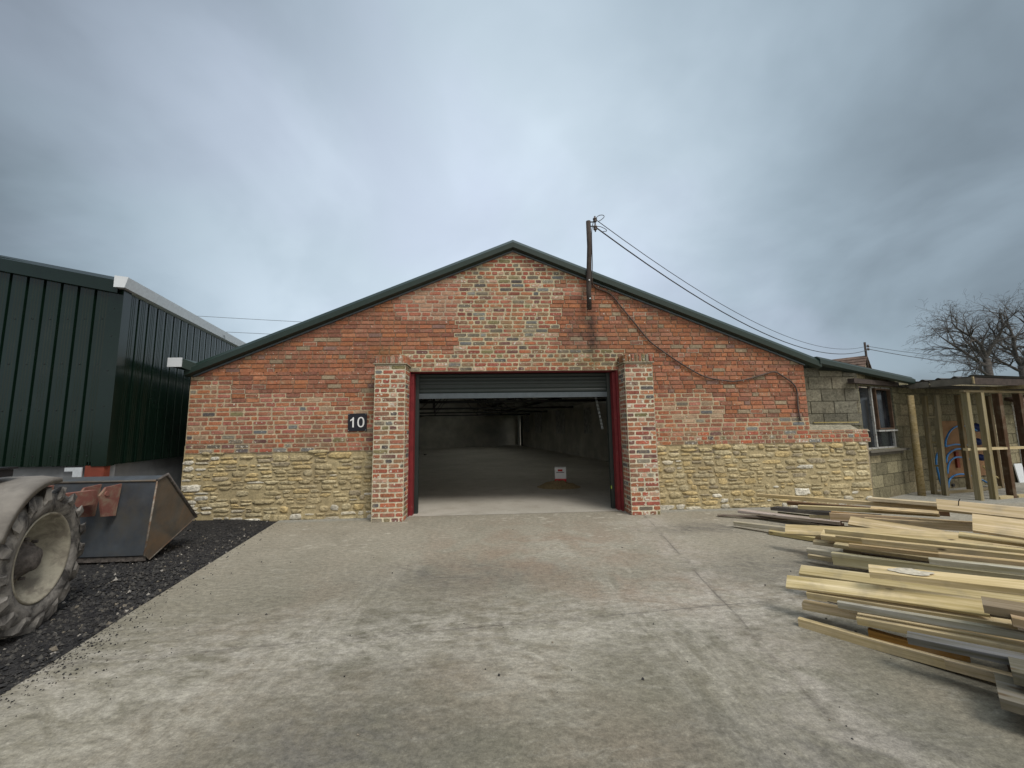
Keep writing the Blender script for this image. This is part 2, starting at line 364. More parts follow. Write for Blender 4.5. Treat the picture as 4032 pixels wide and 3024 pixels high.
# ------------------------------------------------------------------ masonry generators
A_RED = [(.345, .138, .075), (.315, .122, .067), (.36, .158, .088), (.27, .112, .070), (.32, .145, .095), (.29, .124, .078), (.35, .142, .070), (.24, .106, .074), (.30, .135, .085)]
B_MIX = [(.34, .105, .068), (.27, .085, .062), (.38, .118, .062), (.22, .115, .078), (.165, .085, .075), (.36, .145, .10), (.25, .15, .09), (.31, .095, .07)]
GREYS = [(.14, .145, .15), (.20, .20, .19), (.10, .09, .09), (.15, .13, .105), (.24, .215, .17), (.17, .145, .115), (.19, .165, .085)]
def zone(x, z):
    j = .12 * noise.noise(Vector((x * 2.3, z * 9, 1))) + .07 * noise.noise(Vector((0, z * 13.3, 5)))
    if z < 1.30 + .05 * noise.noise(Vector((x * 1.5, 0, 3))): return 'D'
    if 2.38 < z < 2.78 + j and -1.62 < x < 2.3: return 'B'
    if z > 4.02 + j: return 'B'
    if -.56 + j < x < 1.14 + j and z > 2.7: return 'B'
    if -1.55 + 2 * j < x < -.45 and 3.32 + j < z: return 'P'
    if .95 < x < 1.75 + j and 3.5 + j < z < 3.95: return 'P' if noise.noise(Vector((x * 2, z * 3, 9))) > .12 else 'A'
    if x < 0:
        return 'A' if z > 2.0 + 2.2 * j and not (x < -4.3 and z < 2.25 + j) else 'C'
    if x > 4.1 + 3 * j and z > 1.5: return 'A'
    return 'A' if z > 1.93 + 2 * j else 'C'
SPEC = {  # joint, mortar colour, mortar depth behind face
    'A': (.008, (.25, .165, .11), .010), 'B': (.0155, (.50, .435, .30), .006), 'C': (.0135, (.46, .375, .255), .005),
    'D': (.012, (.40, .325, .22), .005), 'P': (.014, (.45, .35, .26), .006), 'R': (.0145, (.60, .55, .42), .006), 'K': (.010, (.20, .19, .13), .008)}
def brick_color(r, zn):
    q = r.random()
    if zn == 'A':
        c = r.choice(A_RED); al = .25 if r.random() < .35 else 0
        if q < .05: c = (.28, .22, .15)
        elif q < .09: c = (.22, .13, .11)
    elif zn == 'C':
        c = r.choice(A_RED + [(.36, .15, .11), (.33, .12, .09)]); al = .2
        if q < .04: c = r.choice(GREYS)
        elif q < .10: c = (.36, .25, .17)
    elif zn == 'P':
        c = r.choice([(.40, .22, .15), (.38, .16, .11), (.42, .25, .17), (.36, .13, .085)]); al = .2
    elif zn == 'D':
        c = r.choice(B_MIX + A_RED + [(.38, .15, .085), (.40, .2, .13)]); al = .3
        if q < .14: c = r.choice(GREYS); al = .6
        elif q < .2: c = (.42, .27, .2); al = .8
    else:
        c = r.choice(B_MIX + A_RED[:3]); al = .3
        if q < .15: c = r.choice(GREYS)
        elif q < .22: c = (.42, .26, .19); al = .7
    k = r.uniform(.90, 1.24)
    return tuple(x * k for x in c) + (al,)
def put_brick(mb, O, U, V, N, x0, x1, z0, z1, r, colr, dep=.012, jit=.004, prot=0.0, cut=.006):
    """one worn brick: rounded outline, bevelled face standing out along N"""
    w, h = x1 - x0, z1 - z0; cx = min(cut, w * .3, h * .3) ; j = lambda: r.uniform(-jit, jit)
    o = [(x0 + cx, z0), (x1 - cx, z0), (x1, z0 + cx), (x1, z1 - cx), (x1 - cx, z1), (x0 + cx, z1), (x0, z1 - cx), (x0, z0 + cx)]
    o = [(a + j(), c + j() * .6) for a, c in o]; mx, mz = (x0 + x1) / 2, (z0 + z1) / 2
    inn = [(mx + (a - mx) * (1 - .007 / max(w / 2, .02)), mz + (c - mz) * (1 - .006 / max(h / 2, .02))) for a, c in o]
    v = [O + U * a + V * c - N * dep for a, c in o] + [O + U * a + V * c + N * (prot + r.uniform(-.0012, .0012)) for a, c in inn]
    mb.add(v, [tuple(range(8, 16))] + [(i, (i + 1) % 8, (i + 1) % 8 + 8, i + 8) for i in range(8)], colr)
def brick_field(mb, mm, O, U, V, N, x0f, x1f, z0, z1, r, zonef, keep=None, ch=.0745, L=.222, header_course=4, phase=0):
    """courses of bricks with mortar cells behind; x0f, x1f give the extent at height z"""
    z = z0; k = 0
    while z < z1 - ch * .3:
        x = x0f(z); xe = x1f(z); hc = r.random() < .10
        first = True
        while x < xe - .02:
            if hc: l = L / 2
            else: l = L if r.random() > .27 else L * r.choice([.5, .5, .5, .72])
            if first: l = (L / 2 if k % 2 else L) * (1 if not hc else .75); first = False
            l *= r.uniform(.97, 1.03)
            if xe - (x + l) < .06: l = xe - x
            cx, cz = x + l / 2, z + ch / 2
            if keep is None or keep(cx, cz):
                zn = zonef(cx, cz); jt, mc, md = SPEC[zn]
                jt *= r.uniform(.85, 1.2)
                mk = r.uniform(.88, 1.1); mcc = tuple(c * mk for c in mc) + (0,)
                if zn == 'A' and r.random() < .035: mcc = (.42, .35, .27, 0); md = .003
                P = lambda a, c, d: O + U * a + V * c + N * d
                mm.add([P(x, z, -md), P(x + l, z, -md), P(x + l, z + ch, -md), P(x, z + ch, -md)], [(0, 1, 2, 3)], mcc)
                put_brick(mb, O, U, V, N, x + jt / 2, x + l - jt / 2, z + jt / 2, z + ch - jt / 2, r, brick_color(r, zn), .014, .0028 if zn == 'A' else .004, 0, .006 if zn == 'A' else .011)
            x += l
        z += ch; k += 1
def rubble(mb, mm, O, U, V, N, x0, x1, z0, z1, r, topf=None):
    """coursed rubble stones domed out of a flush mortar bed"""
    nx = int((x1 - x0) / .06); nz = int((z1 - z0) / .05); k = len(mm.v)
    for j in range(nz + 1):
        for i in range(nx + 1):
            x = x0 + (x1 - x0) * i / nx; z = z0 + (z1 - z0) * j / nz
            d = .009 * noise.noise(Vector((x * 7, z * 9, 2))) - .004 - (.010 if z > zs - .13 else 0)
            mm.v.append(tuple(O + U * x + V * z + N * d))
    for j in range(nz):
        for i in range(nx):
            q = r.uniform(.9, 1.08)
            mm.f.append([k + j * (nx + 1) + i, k + j * (nx + 1) + i + 1, k + (j + 1) * (nx + 1) + i + 1, k + (j + 1) * (nx + 1) + i]); mm.sm.append(True)
            mm.c.append((.405 * q, .335 * q, .195 * q, 0))
    z = z0 + .005; rects = []
    def fill(xa, xb, za, zb, dpt):
        """random coursed packing: split a panel into stones"""
        w_, h_ = xb - xa, zb - za
        if (w_ < .42 and h_ < .13 and w_ < h_ * 5.0 and (h_ < .085 or r.random() < .45)) or (w_ < .1 or h_ < .04):
            rects.append((xa, za + r.uniform(-.006, .006), w_, h_, xa < x0 + .05)); return
        if h_ > .085 and (w_ < h_ * 2.6 or (h_ > .15 and r.random() < .6)):
            f = r.uniform(.36, .64); fill(xa, xb, za, za + h_ * f, dpt + 1); fill(xa, xb, za + h_ * f, zb, dpt + 1)
        elif w_ > .12:
            f = r.uniform(.32, .68); fill(xa, xa + w_ * f, za, zb, dpt + 1); fill(xa + w_ * f, xb, za, zb, dpt + 1)
        else:
            rects.append((xa, za, w_, h_, xa < x0 + .05))
    while z < z1 - .03:
        h = r.choice([.12, .17, .21, .26]); h = h if z + h < z1 - .05 else z1 - z
        x = x0
        while x < x1 - .03:
            l = r.uniform(.5, .95); l = l if x + l < x1 - .25 else x1 - x
            fill(x, x + l, z + r.uniform(-.02, .02), z + h + r.uniform(-.02, .02), 0); x += l
        z += h
    for (x, z, l, h, edge) in rects:
        if z + h * .62 > bound(x + l / 2) or (r.random() < .05 and not edge): continue
        gx = r.uniform(.006, .024); gz = r.uniform(.004, .016)
        a0, a1, c0, c1 = x + gx, x + l - gx, z + gz, z + h - gz
        if a1 - a0 < .03 or c1 - c0 < .018: continue
        mx, mz, hw, hh = (a0 + a1) / 2, (c0 + c1) / 2, (a1 - a0) / 2, (c1 - c0) / 2
        n = 14; ring = []; sx_ = r.uniform(0, 99)
        ex = r.uniform(.4, .75); shr = r.uniform(-.25, .25)
        for i in range(n):
            t = 2 * math.pi * i / n; ct, st = math.cos(t), math.sin(t)
            q_ = 1 + .34 * noise.noise(Vector((ct * 1.3 + sx_, st * 1.3, 0))) + r.uniform(-.07, .07); cz_ = hh * math.copysign(abs(st) ** (ex + .1), st) * q_
            ring.append((hw * math.copysign(abs(ct) ** ex, ct) * q_ + cz_ * shr, cz_))
        pr = r.uniform(.005, .015) * (1.15 if h > .08 else 1)
        tl = r.uniform(.35, .6)     # upper part leans out, so the underside is undercut
        v = [O + U * (mx + a) + V * (mz + c) - N * .014 for a, c in ring]
        v += [O + U * (mx + a * .93) + V * (mz + c * .9) + N * (pr * (.55 + r.uniform(-.2, .2) + (-.35 * c / hh if c > 0 else -.25 * c / hh))) for a, c in ring]
        v += [O + U * (mx + a * .55) + V * (mz + c * .5) + N * (pr * r.uniform(.85, 1.15)) for a, c in ring]
        v.append(O + U * (mx + r.uniform(-.2, .2) * hw) + V * (mz) + N * pr * r.uniform(.95, 1.2))
        F = []
        for q in (0, n):
            F += [(q + i, q + (i + 1) % n, q + (i + 1) % n + n, q + i + n) for i in range(n)]
        F += [(2 * n + i, 2 * n + (i + 1) % n, 3 * n) for i in range(n)]
        u = r.random(); low = max(0, 1 - (z - z0) / .3); lef = max(0, 1 - abs(x - x0) / .5) if x0 < -4 else 0
        if r.random() < .03 + .45 * low + .45 * lef: c = r.choice([(.58, .55, .46), (.50, .46, .36), (.62, .59, .50)])
        elif u < .22: c = (.52, .405, .205)
        elif u < .72: c = (.455, .38, .225)
        elif u < .92: c = (.50, .43, .27)
        else: c = (.33, .28, .19)
        kk = r.uniform(.85, 1.1)
        mb.add(v, F, tuple(q * kk for q in c) + (0,), r.random() < .55)

# ------------------------------------------------------------------ the brick barn
SK = math.tan(R(8.0))
XL, XR, XA = -4.97, 5.585, .39
ZE_L, ZA, ZE_R = 2.33, 4.565, 2.47
def roofz(x): return ZA - (XA - x) * (ZA - ZE_L) / (XA - XL) if x < XA else ZA - (x - XA) * (ZA - ZE_R) / (XR - XA)
DX0, DX1, DZ = -1.42, 2.19, 2.39
barn = thing('brick_barn', 'gabled red brick barn on a rubble stone base with an open doorway', 'barn', (.39, 0, 0))
UX, UZ, NY = Vector((1, 0, 0)), Vector((0, 0, 1)), Vector((0, -1, 0))
O0 = Vector((0, 0, 0))
bb, mm = MB(), MB(); rb = random.Random(11)
def bound(x): return 1.07 + .085 * noise.noise(Vector((x * .8, 0, 7))) + .035 * noise.noise(Vector((x * 3.1, 0, 2)))
def keepf(x, z): return bound(x) < z < roofz(x) + .02 and not (DX0 < x < DX1 and z < DZ)
zs = 1.072
brick_field(bb, mm, O0, UX, UZ, NY, lambda z: XL, lambda z: DX0, zs - .149, DZ - .001, rb, zone, keepf)
brick_field(bb, mm, O0, UX, UZ, NY, lambda z: DX1, lambda z: XR, 1.3, DZ - .001, rb, zone, keepf)
brick_field(bb, mm, O0, UX, UZ, NY, lambda z: DX1, lambda z: 6.66 + .02 * math.sin(z * 60), zs - .149, 1.3 - .001, rb, zone, keepf, header_course=3)
nzc = DZ
brick_field(bb, mm, O0, UX, UZ, NY, lambda z: XL if z < ZE_L + .1 else XA - (ZA + .06 - z) * (XA - XL) / (ZA - ZE_L), lambda z: XR if z < ZE_R + .1 else XA + (ZA + .06 - z) * (XR - XA) / (ZA - ZE_R), DZ, ZA, rb, zone, keepf)
bb.build('brick_wall', M_brick, barn)
mm.build('mortar_joints', M_mortar, barn)
for (xa_, xb_, sd_) in ((XL - .015, -1.87, 21), (2.66, 6.60, 22)):
    st, sm_ = MB(), MB(); rubble(st, sm_, O0, UX, UZ, NY, xa_, xb_, -.03, zs + .13, random.Random(sd_))
    so_ = st.build('stone_base', M_stone, barn, ((xa_ + xb_) / 2, 0, 0)); sm_.build('stone_mortar', M_mortar, so_, ((xa_ + xb_) / 2, 0, 0))
# solid wall behind the facing
core = MB(); cb = (.3, .25, .18, 0)
for poly in ([(XL, -.03), (DX0, -.03), (DX0, roofz(DX0)), (XL, ZE_L)],
             [(DX1, -.03), (XR, -.03), (XR, ZE_R), (DX1, roofz(DX1))],
             [(DX0, DZ), (DX1, DZ), (DX1, roofz(DX1)), (XA, ZA), (DX0, roofz(DX0))],
             [(XR, -.03), (6.62, -.03), (6.64, 1.27), (XR, 1.27)]):
    core.prism([(x, .016, z) for x, z in poly], (0, .17, 0), cb)
core.build('wall_core', M_mortar, barn)
# mortar weathering on top of the low wall stub
b = MB(); pv = []
for i in range(13):
    x = XR - .005 + (6.68 - XR) * i / 12
    zt = 1.40 if i < 11 else 1.40 - .09 * (i - 10)
    for (y, z) in ((-.006, 1.262), (.03, 1.30), (.12, zt - .05), (.20, zt)):
        pv.append((x, y, z + .008 * noise.noise(Vector((x * 8, y * 9, z)))))
b.add(pv, [(i * 4 + j, (i + 1) * 4 + j, (i + 1) * 4 + j + 1, i * 4 + j + 1) for i in range(12) for j in range(3)], (.27, .25, .19, 0), True)
b.build('mortar_ledge', M_block, barn)
# brick piers
def pier(x0, x1, seed):
    r = random.Random(seed); pb, pm = MB(), MB(); yf, z1 = -.33, 2.46
    zf = lambda x, z: 'R'
    brick_field(pb, pm, Vector((0, yf, 0)), UX, UZ, NY, lambda z: x0, lambda z: x1, -.01, z1, r, zf, header_course=9, L=(x1 - x0) / 2)
    dpt = -yf
    brick_field(pb, pm, Vector((x1, yf, 0)), Vector((0, 1, 0)), UZ, Vector((1, 0, 0)), lambda z: 0, lambda z: dpt, -.01, z1, r, zf, header_course=9)
    brick_field(pb, pm, Vector((x0, 0, 0)), Vector((0, -1, 0)), UZ, Vector((-1, 0, 0)), lambda z: 0, lambda z: dpt, -.01, z1, r, zf, header_course=9)
    p = pb.build('brick_pier', M_brick, barn, ((x0 + x1) / 2, yf / 2, 0))
    pm.box((x0 + .015, yf + .015, -.02), (x1 - .015, -.001, z1 + .13), (.5, .45, .34, 0))
    pm.build('pier_mortar', M_mortar, p, ((x0 + x1) / 2, yf / 2, 0))
    # cap: slim tile course, then bricks on end
    cb_, cm = MB(), MB(); e = .022
    cm.box((x0 - e, yf - e, z1), (x1 + e, -.002, z1 + .018), (.36, .31, .23, 0))
    cb_ = MB(); n = 8
    for k in range(n):
        a = x0 + (x1 - x0) * k / n; bq = x0 + (x1 - x0) * (k + 1) / n
        put_brick(cb_, Vector((0, yf - .006, 0)), UX, UZ, NY, a + .006, bq - .006, z1 + .022, z1 + .148, r, brick_color(r, 'R'), .02, .003)
    for k in range(5):
        a = dpt * k / 5; bq = dpt * (k + 1) / 5
        put_brick(cb_, Vector((x1 + .006, yf, 0)), Vector((0, 1, 0)), UZ, Vector((1, 0, 0)), a + .006, bq - .006, z1 + .022, z1 + .148, r, brick_color(r, 'R'), .02, .003)
        put_brick(cb_, Vector((x0 - .006, 0, 0)), Vector((0, -1, 0)), UZ, Vector((-1, 0, 0)), a + .006, bq - .006, z1 + .022, z1 + .148, r, brick_color(r, 'R'), .02, .003)
    c = cb_.build('pier_cap', M_brick, p, ((x0 + x1) / 2, yf / 2, z1))
    cm.build('cap_course', M_mortar, p, ((x0 + x1) / 2, yf / 2, z1))
pier(-1.885, -1.395, 31); pier(2.20, 2.675, 32)
# red steel door frame
b = MB()
b.box((DX0 - .002, -.004, -.02), (DX0 + .035, .19, DZ - .002)); b.box((DX0 + .035, .055, -.02), (DX0 + .085, .19, DZ - .03))
b.box((DX1 - .035, -.004, -.02), (DX1 + .002, .19, DZ - .002)); b.box((DX1 - .085, .055, -.02), (DX1 - .035, .19, DZ - .03))
b.box((DX0 + .035, .03, DZ - .014), (DX1 - .035, .19, DZ - .001))
for s, xx in ((1, DX0 + .062), (-1, DX1 - .062)):
    for z in (.25, .75, 1.3, 1.85, 2.2):
        b.tube([(xx, .056, z), (xx, .047, z)], .008, 6)
b.build('door_frame', M_redpaint, barn)
# roller shutter
sh = bpy.data.objects.new('roller_shutter', None); col.objects.link(sh); sh.parent = barn; sh.location = Vector((.385, .25, 2.2)) - barn.location
WLOC[sh.name] = Vector((.385, .25, 2.2))
GX0, GX1 = -1.33, 2.10
b = MB(); n = int((2.44 - 2.03) / .0135); prof = []
for i in range(n + 1):
    z = 2.03 + (2.44 - 2.03) * i / n; ph = (z - 2.03) / .072 * 2 * math.pi
    prof.append((.232 - .011 * abs(math.sin(ph / 2)) ** .7, z))
vs = []
for y, z in prof: vs += [(GX0 + .03, y, z), (GX1 - .03, y, z)]
b.add(vs, [(2 * i, 2 * i + 1, 2 * i + 3, 2 * i + 2) for i in range(n)], smooth=False)
b.build('shutter_curtain', M_shutter, sh, (.385, .23, 2.2))
b = MB(); b.box((GX0 + .03, .205, 1.945), (GX1 - .03, .245, 2.03)); b.box((GX0 + .03, .198, 1.94), (GX1 - .03, .25, 1.952))
b.build('bottom_bar', M_bar, sh, (.385, .23, 2.0))
for x0, x1 in ((GX0 - .03, GX0 + .055), (GX1 - .055, GX1 + .03)):
    b = MB(); b.box((x0, .195, -.02), (x1, .212, 2.42)); b.box((x0, .25, -.02), (x1, .27, 2.42))
    b.box((x0, .212, -.02), (x0 + .012, .25, 2.42)) if x0 < 0 else b.box((x1 - .012, .212, -.02), (x1, .25, 2.42))
    b.build('guide_rail', M_blackgreen, sh, ((x0 + x1) / 2, .23, 0))
b = MB()
b.tube([(GX0 - .05, .42, 2.55), (GX1 + .05, .42, 2.55)], .15, 16)
b.build('shutter_drum', M_blackgreen, sh, (.385, .42, 2.55))
b = MB()
for dx in (0, .035):
    P = [Vector((1.93 + dx * .6 + .012 * k, .62, 2.05 - k * .07)) for k in range(11)]
    for k in range(10):
        b.tube([P[k], P[k] + (P[k + 1] - P[k]) * .8], .006, 5)
b.build('pull_chain', M_galv, sh, (1.95, .62, 1.7))
b = MB(); b.box((GX1 - .06, .19, .34), (GX1 - .045, .196, .39)); b.build('tag_label', m_simple('yellow_green_plastic', (.45, .6, .08), .5), sh, (GX1 - .05, .19, .36))
# roof and its edge trim
YF, YB = -.06, 29.0
def sk(x, y): return x - SK * max(y, 0)
rf = MB(); rl_ = []
def slab(mb, xa, za, xb, zb, y0, y1, th=.07):
    mb.add([(sk(xa, y0), y0, za), (sk(xb, y0), y0, zb), (sk(xb, y1), y1, zb), (sk(xa, y1), y1, za),
            (sk(xa, y0), y0, za + th), (sk(xb, y0), y0, zb + th), (sk(xb, y1), y1, zb + th), (sk(xa, y1), y1, za + th)],
           [(0, 3, 2, 1), (4, 5, 6, 7), (0, 1, 5, 4), (1, 2, 6, 5), (2, 3, 7, 6), (3, 0, 4, 7)])
slab(rf, XL - .02, ZE_L + .01, XA, ZA + .02, YF, YB)
ys = [YF, 5.2, 6.8, 10.0, 11.6, 14.6, 16.4, 19.4, 21.0, YB]
for i in range(len(ys) - 1):
    if i % 2 == 0: slab(rf, XA, ZA + .02, XR + .05, ZE_R, ys[i], ys[i + 1])
    else:
        rl_.append((ys[i], ys[i + 1]))
        zr_ = lambda x: ZA + .02 + (ZE_R - ZA - .02) * (x - XA) / (XR + .05 - XA)
        slab(rf, XA, zr_(XA), XA + .25, zr_(XA + .25), ys[i], ys[i + 1]); slab(rf, XA + 2.5, zr_(XA + 2.5), XR + .05, ZE_R, ys[i], ys[i + 1])
# low strip carrying the roof out over the skewed right wall
rf.add([(4.9, .3, 2.50), (5.72, .3, 2.50), (5.05, 8.75, 2.50), (3.9, 8.75, 2.62), (4.9, .3, 2.53), (5.72, .3, 2.53), (5.05, 8.75, 2.53), (3.9, 8.75, 2.65)], [(0, 3, 2, 1), (4, 5, 6, 7), (0, 1, 5, 4), (1, 2, 6, 5), (2, 3, 7, 6)])
rf.add([(3.7, 8.7, 2.86), (5.1, 8.7, 2.80), (2.6, 27.5, 2.84), (.9, 27.5, 2.90), (3.7, 8.7, 2.89), (5.1, 8.7, 2.83), (2.6, 27.5, 2.87), (.9, 27.5, 2.93)], [(0, 3, 2, 1), (4, 5, 6, 7), (0, 1, 5, 4), (1, 2, 6, 5), (2, 3, 7, 6), (3, 0, 4, 7)])
roof = rf.build('roof', M_roofin, barn)
t = NT('added_translucent_sheet'); tb = t.n('ShaderNodeBsdfTranslucent', {'Color': (.75, .76, .70, 1)}); t.t.links.new(tb.outputs[0], t.t.nodes['Material Output'].inputs['Surface'])
for (y0, y1) in rl_:  # unseen translucent strips, added to let more daylight into the barn
    b = MB(); k = .03; b.add([(sk(XA + .25, y0), y0, ZA - .06), (sk(XA + 2.5, y0), y0, ZA - .95), (sk(XA + 2.5, y1), y1, ZA - .95), (sk(XA + .25, y1), y1, ZA - .06)], [(0, 1, 2, 3)])
    b.build('added_roof_light', t.m, roof, (sk(3, y0), y0, 3.5))
b = MB()
def trim(mb, P, close=True):
    """edge flashing along the points P = wall line (x, z); cross section drawn in (y, up)"""
    sec = [(-.022, -.012), (-.105, .016), (-.105, .108), (-.045, .178), (.03, .178)]
    rows = []
    for (x, z) in P: rows.append([(x, y, z + u) for y, u in sec])
    k = len(mb.v)
    for r_ in rows: mb.v += r_
    m_ = len(sec)
    for i in range(len(P) - 1):
        for j in range(m_ - 1):
            mb.f.append([k + i * m_ + j, k + (i + 1) * m_ + j, k + (i + 1) * m_ + j + 1, k + i * m_ + j + 1]); mb.c.append((1, 1, 1, 0)); mb.sm.append(False)
    for i in (0, len(P) - 1):
        mb.f.append([k + i * m_ + j for j in range(m_)]); mb.c.append((1, 1, 1, 0)); mb.sm.append(False)
trim(b, [(XL - .03, roofz(XL - .03) + .005), (XA, ZA)])
trim(b, [(XA, ZA), (5.83, roofz(5.83) + .01)])
b.build('verge_trim', M_greenflash, barn)
b = MB()   # grey closer strip under the trim
for (xa, xb) in ((XL + .06, XA), (XA, XR)):
    b.prism([(xa, -.03, roofz(xa) - .03), (xb, -.03, roofz(xb) - .03), (xb, -.03, roofz(xb) - .004), (xa, -.03, roofz(xa) - .004)], (0, .028, 0))
b.build('closer_strip', M_bar, barn)
# gutter box end at the left eave
gx0, gx1, gy = -5.175, -4.97, -.20
b = MB(); b.prism([(gx0, gy, 2.475), (gx1, gy, 2.47), (gx1, gy, 2.605), (gx0, gy, 2.605)], (sk(0, 8) - .25, 8.3, 0))
g = b.build('gutter', M_greenflash, barn, (-5.16, gy, 2.4))
b = MB(); b.box((gx0 - .004, gy - .02, 2.464), (gx1 + .004, gy - .002, 2.612)); b.build('end_cap', M_white, g, (-5.16, gy, 2.4))
b = MB(); b.prism([(gx1 + .004, gy, 2.455), (-4.86, -.055, 2.40), (-4.86, .10, 2.40), (gx1 + .004, .10, 2.455)], (0, 0, .145)); b.build('eave_return', M_greenflash, barn, (-5, gy, 2.4))
# inside: floor, walls, roof trusses
b = MB(); b.add([(DX0 - 3.6, .0, .003), (DX1 + 3.4, .0, .003), (2.6, 29, .003), (-9.5, 29, .003)], [(0, 1, 2, 3)])
b.build('barn_floor', M_bfloor, barn)
rw = [(5.42, .19), (4.749, 8.75), (2.36, 26.0), (2.31, 26.35), (2.22, 27.1)]
iw = MB()
def wallseg(mb, a, c, z0, z1, th=.22):
    d = Vector((c[0] - a[0], c[1] - a[1], 0)); n = Vector((d.y, -d.x, 0)).normalized() * th
    mb.prism([(a[0], a[1], z0), (c[0], c[1], z0), (c[0], c[1], z1), (a[0], a[1], z1)], n)
wallseg(iw, rw[0], rw[1], -.02, 2.47); wallseg(iw, rw[1], rw[2], -.02, 2.75); wallseg(iw, rw[2], rw[3], 2.45, 2.8); wallseg(iw, rw[3], rw[4], -.02, 2.8)
bw = [(2.22, 27.0), (-2.8, 24.05), (-8.2, 21.2)]
wallseg(iw, bw[1], bw[0], -.02, 4.3, -.2); wallseg(iw, bw[2], bw[1], -.02, 4.3, -.2)
lw = [(-4.78, .19), (-8.0, 22.0)]
wallseg(iw, lw[1], lw[0], -.02, 2.4)
iw.build('inner_wall', M_inner, barn)
b = MB(); wallseg(b, (2.43, 25.25), (2.335, 25.98), .0, 2.42, .04); b.build('back_door', M_black, barn)
dw = (Vector((rw[2][0], rw[2][1], 0)) - Vector((rw[1][0], rw[1][1], 0))).normalized()
def onrw(s): return Vector((rw[1][0], rw[1][1], 0)) + dw * (s - 8.75) / dw.y
for (y0, y1, z0, z1) in ((10.75, 11.6, 1.13, 2.3), (14.5, 16.0, 1.1, 2.4), (19.2, 21.0, 1.1, 2.45), (23.0, 24.4, 1.12, 2.35)):
    b = MB(); a, c = onrw(y0), onrw(y1); n = Vector((-dw.y, dw.x, 0)) * .02
    b.prism([(a.x, a.y, z0), (c.x, c.y, z0), (c.x, c.y, z1), (a.x, a.y, z1)], n); o = b.build('blocked_window', M_innerdark, barn, (a + c) / 2)
    f = MB(); 
    for k in range(5):
        z = z0 + (z1 - z0) * k / 4; f.bar((a.x + n.x * 1.3, a.y + n.y * 1.3, z), (c.x + n.x * 1.3, c.y + n.y * 1.3, z), .012, .03)
    for k in range(4):
        q = a + (c - a) * k / 3 + n * 1.3; f.bar((q.x, q.y, z0), (q.x, q.y, z1), .03, .012, up=(0, 1, 0))
    f.build('window_bars', M_innerdark, o, (a + c) / 2)
for yt in (3.4, 8.3, 13.07, 17.8, 22.6):
    xr = (rw[0][0] - (rw[0][0] - rw[1][0]) * yt / 8.75) if yt < 8.75 else onrw(yt).x
    xl = -4.75 - SK * yt; xm = sk(XA, yt); b = MB(); zc = 2.45; zt = ZA - .12; c = (1, 1, 1, 0)
    b.bar((xl, yt, zc), (xr + .05, yt, zc), .09, .09); b.bar((xl, yt, zc - .02), (xm, yt, zt), .07, .08); b.bar((xm, yt, zt), (xr + .05, yt, zc), .07, .08)
    for f in (.3, .62):
        for s, xe in ((1, xr), (-1, xl)):
            q = xm + (xe - xm) * f; b.bar((q, yt, zc), (q, yt, zt + (zc - zt) * f), .04, .04, up=(0, 1, 0))
            q2 = xm + (xe - xm) * (f - .3); b.bar((q, yt, zc), (q2, yt, zt + (zc - zt) * (f - .3)), .04, .04, up=(0, 1, 0))
    b.build('roof_truss', M_truss, barn, (xm, yt, zc))
b = MB()
for k in range(1, 5):
    for s in (0, 1):
        x0 = XA + ((XL if s == 0 else XR) - XA) * k / 5; z = roofz(x0) - .1
        b.bar((x0, .3, z), (sk(x0, 28), 28, z), .06, .1)
b.build('purlins', M_truss, barn)

# ------------------------------------------------------------------ number sign
sg = thing('number_sign', 'square black plate with a white number 10 screwed to the brick wall', 'sign', (-2.24, -.02, 1.545))
b = MB(); m = Matrix.Translation((-2.24, -.014, 1.545)) @ Matrix.Rotation(R(-.8), 4, 'Y')
b.box((-.152, -.006, -.145), (.152, .006, .145), m=m); b.build('plate', M_sign, sg)
for sx_ in (-1, 1):
    for sz in (-1, 1):
        b = MB(); pc = m @ Vector((sx_ * .139, -.006, sz * .132)); b.tube([pc, m @ Vector((sx_ * .139, -.009, sz * .132))], .0045, 8); b.build('screw', M_galv, sg, pc)
b = MB()
def sgp(x, z, d): return m @ Vector((x, -.0065 - d, z))
def extr(poly):
    b.add([sgp(x, z, 0) for x, z in poly] + [sgp(x, z, .002) for x, z in poly], [tuple(range(len(poly), 2 * len(poly)))] + [(i, (i + 1) % len(poly), (i + 1) % len(poly) + len(poly), i + len(poly)) for i in range(len(poly))])
ox = -.068
extr([(ox - .012, -.083), (ox + .012, -.083), (ox + .012, .083), (ox - .004, .083), (ox - .012, .066), (ox - .030, .050), (ox - .047, .042), (ox - .047, .020), (ox - .028, .028), (ox - .012, .040)][::-1][::-1])
n = 40; oc, ow_, oh = .058, .056, .085; vs = []
for k in range(n):
    t = 2 * math.pi * k / n; ct, st = math.cos(t), math.sin(t)
    e = lambda a, p: math.copysign(abs(a) ** p, a)
    vs += [(oc + ow_ * e(ct, .86), oh * e(st, .86)), (oc + (ow_ - .023) * e(ct, .8), (oh - .019) * e(st, .9))]
b.add([sgp(x, z, 0) for x, z in vs] + [sgp(x, z, .002) for x, z in vs],
      [(2 * n + 2 * k, 2 * n + 2 * k + 1, 2 * n + (2 * k + 3) % (2 * n), 2 * n + (2 * k + 2) % (2 * n)) for k in range(n)] + [(2 * k, (2 * k + 2) % (2 * n), 2 * n + (2 * k + 2) % (2 * n), 2 * n + 2 * k) for k in range(n)])
b.build('numerals', M_signwhite, sg)

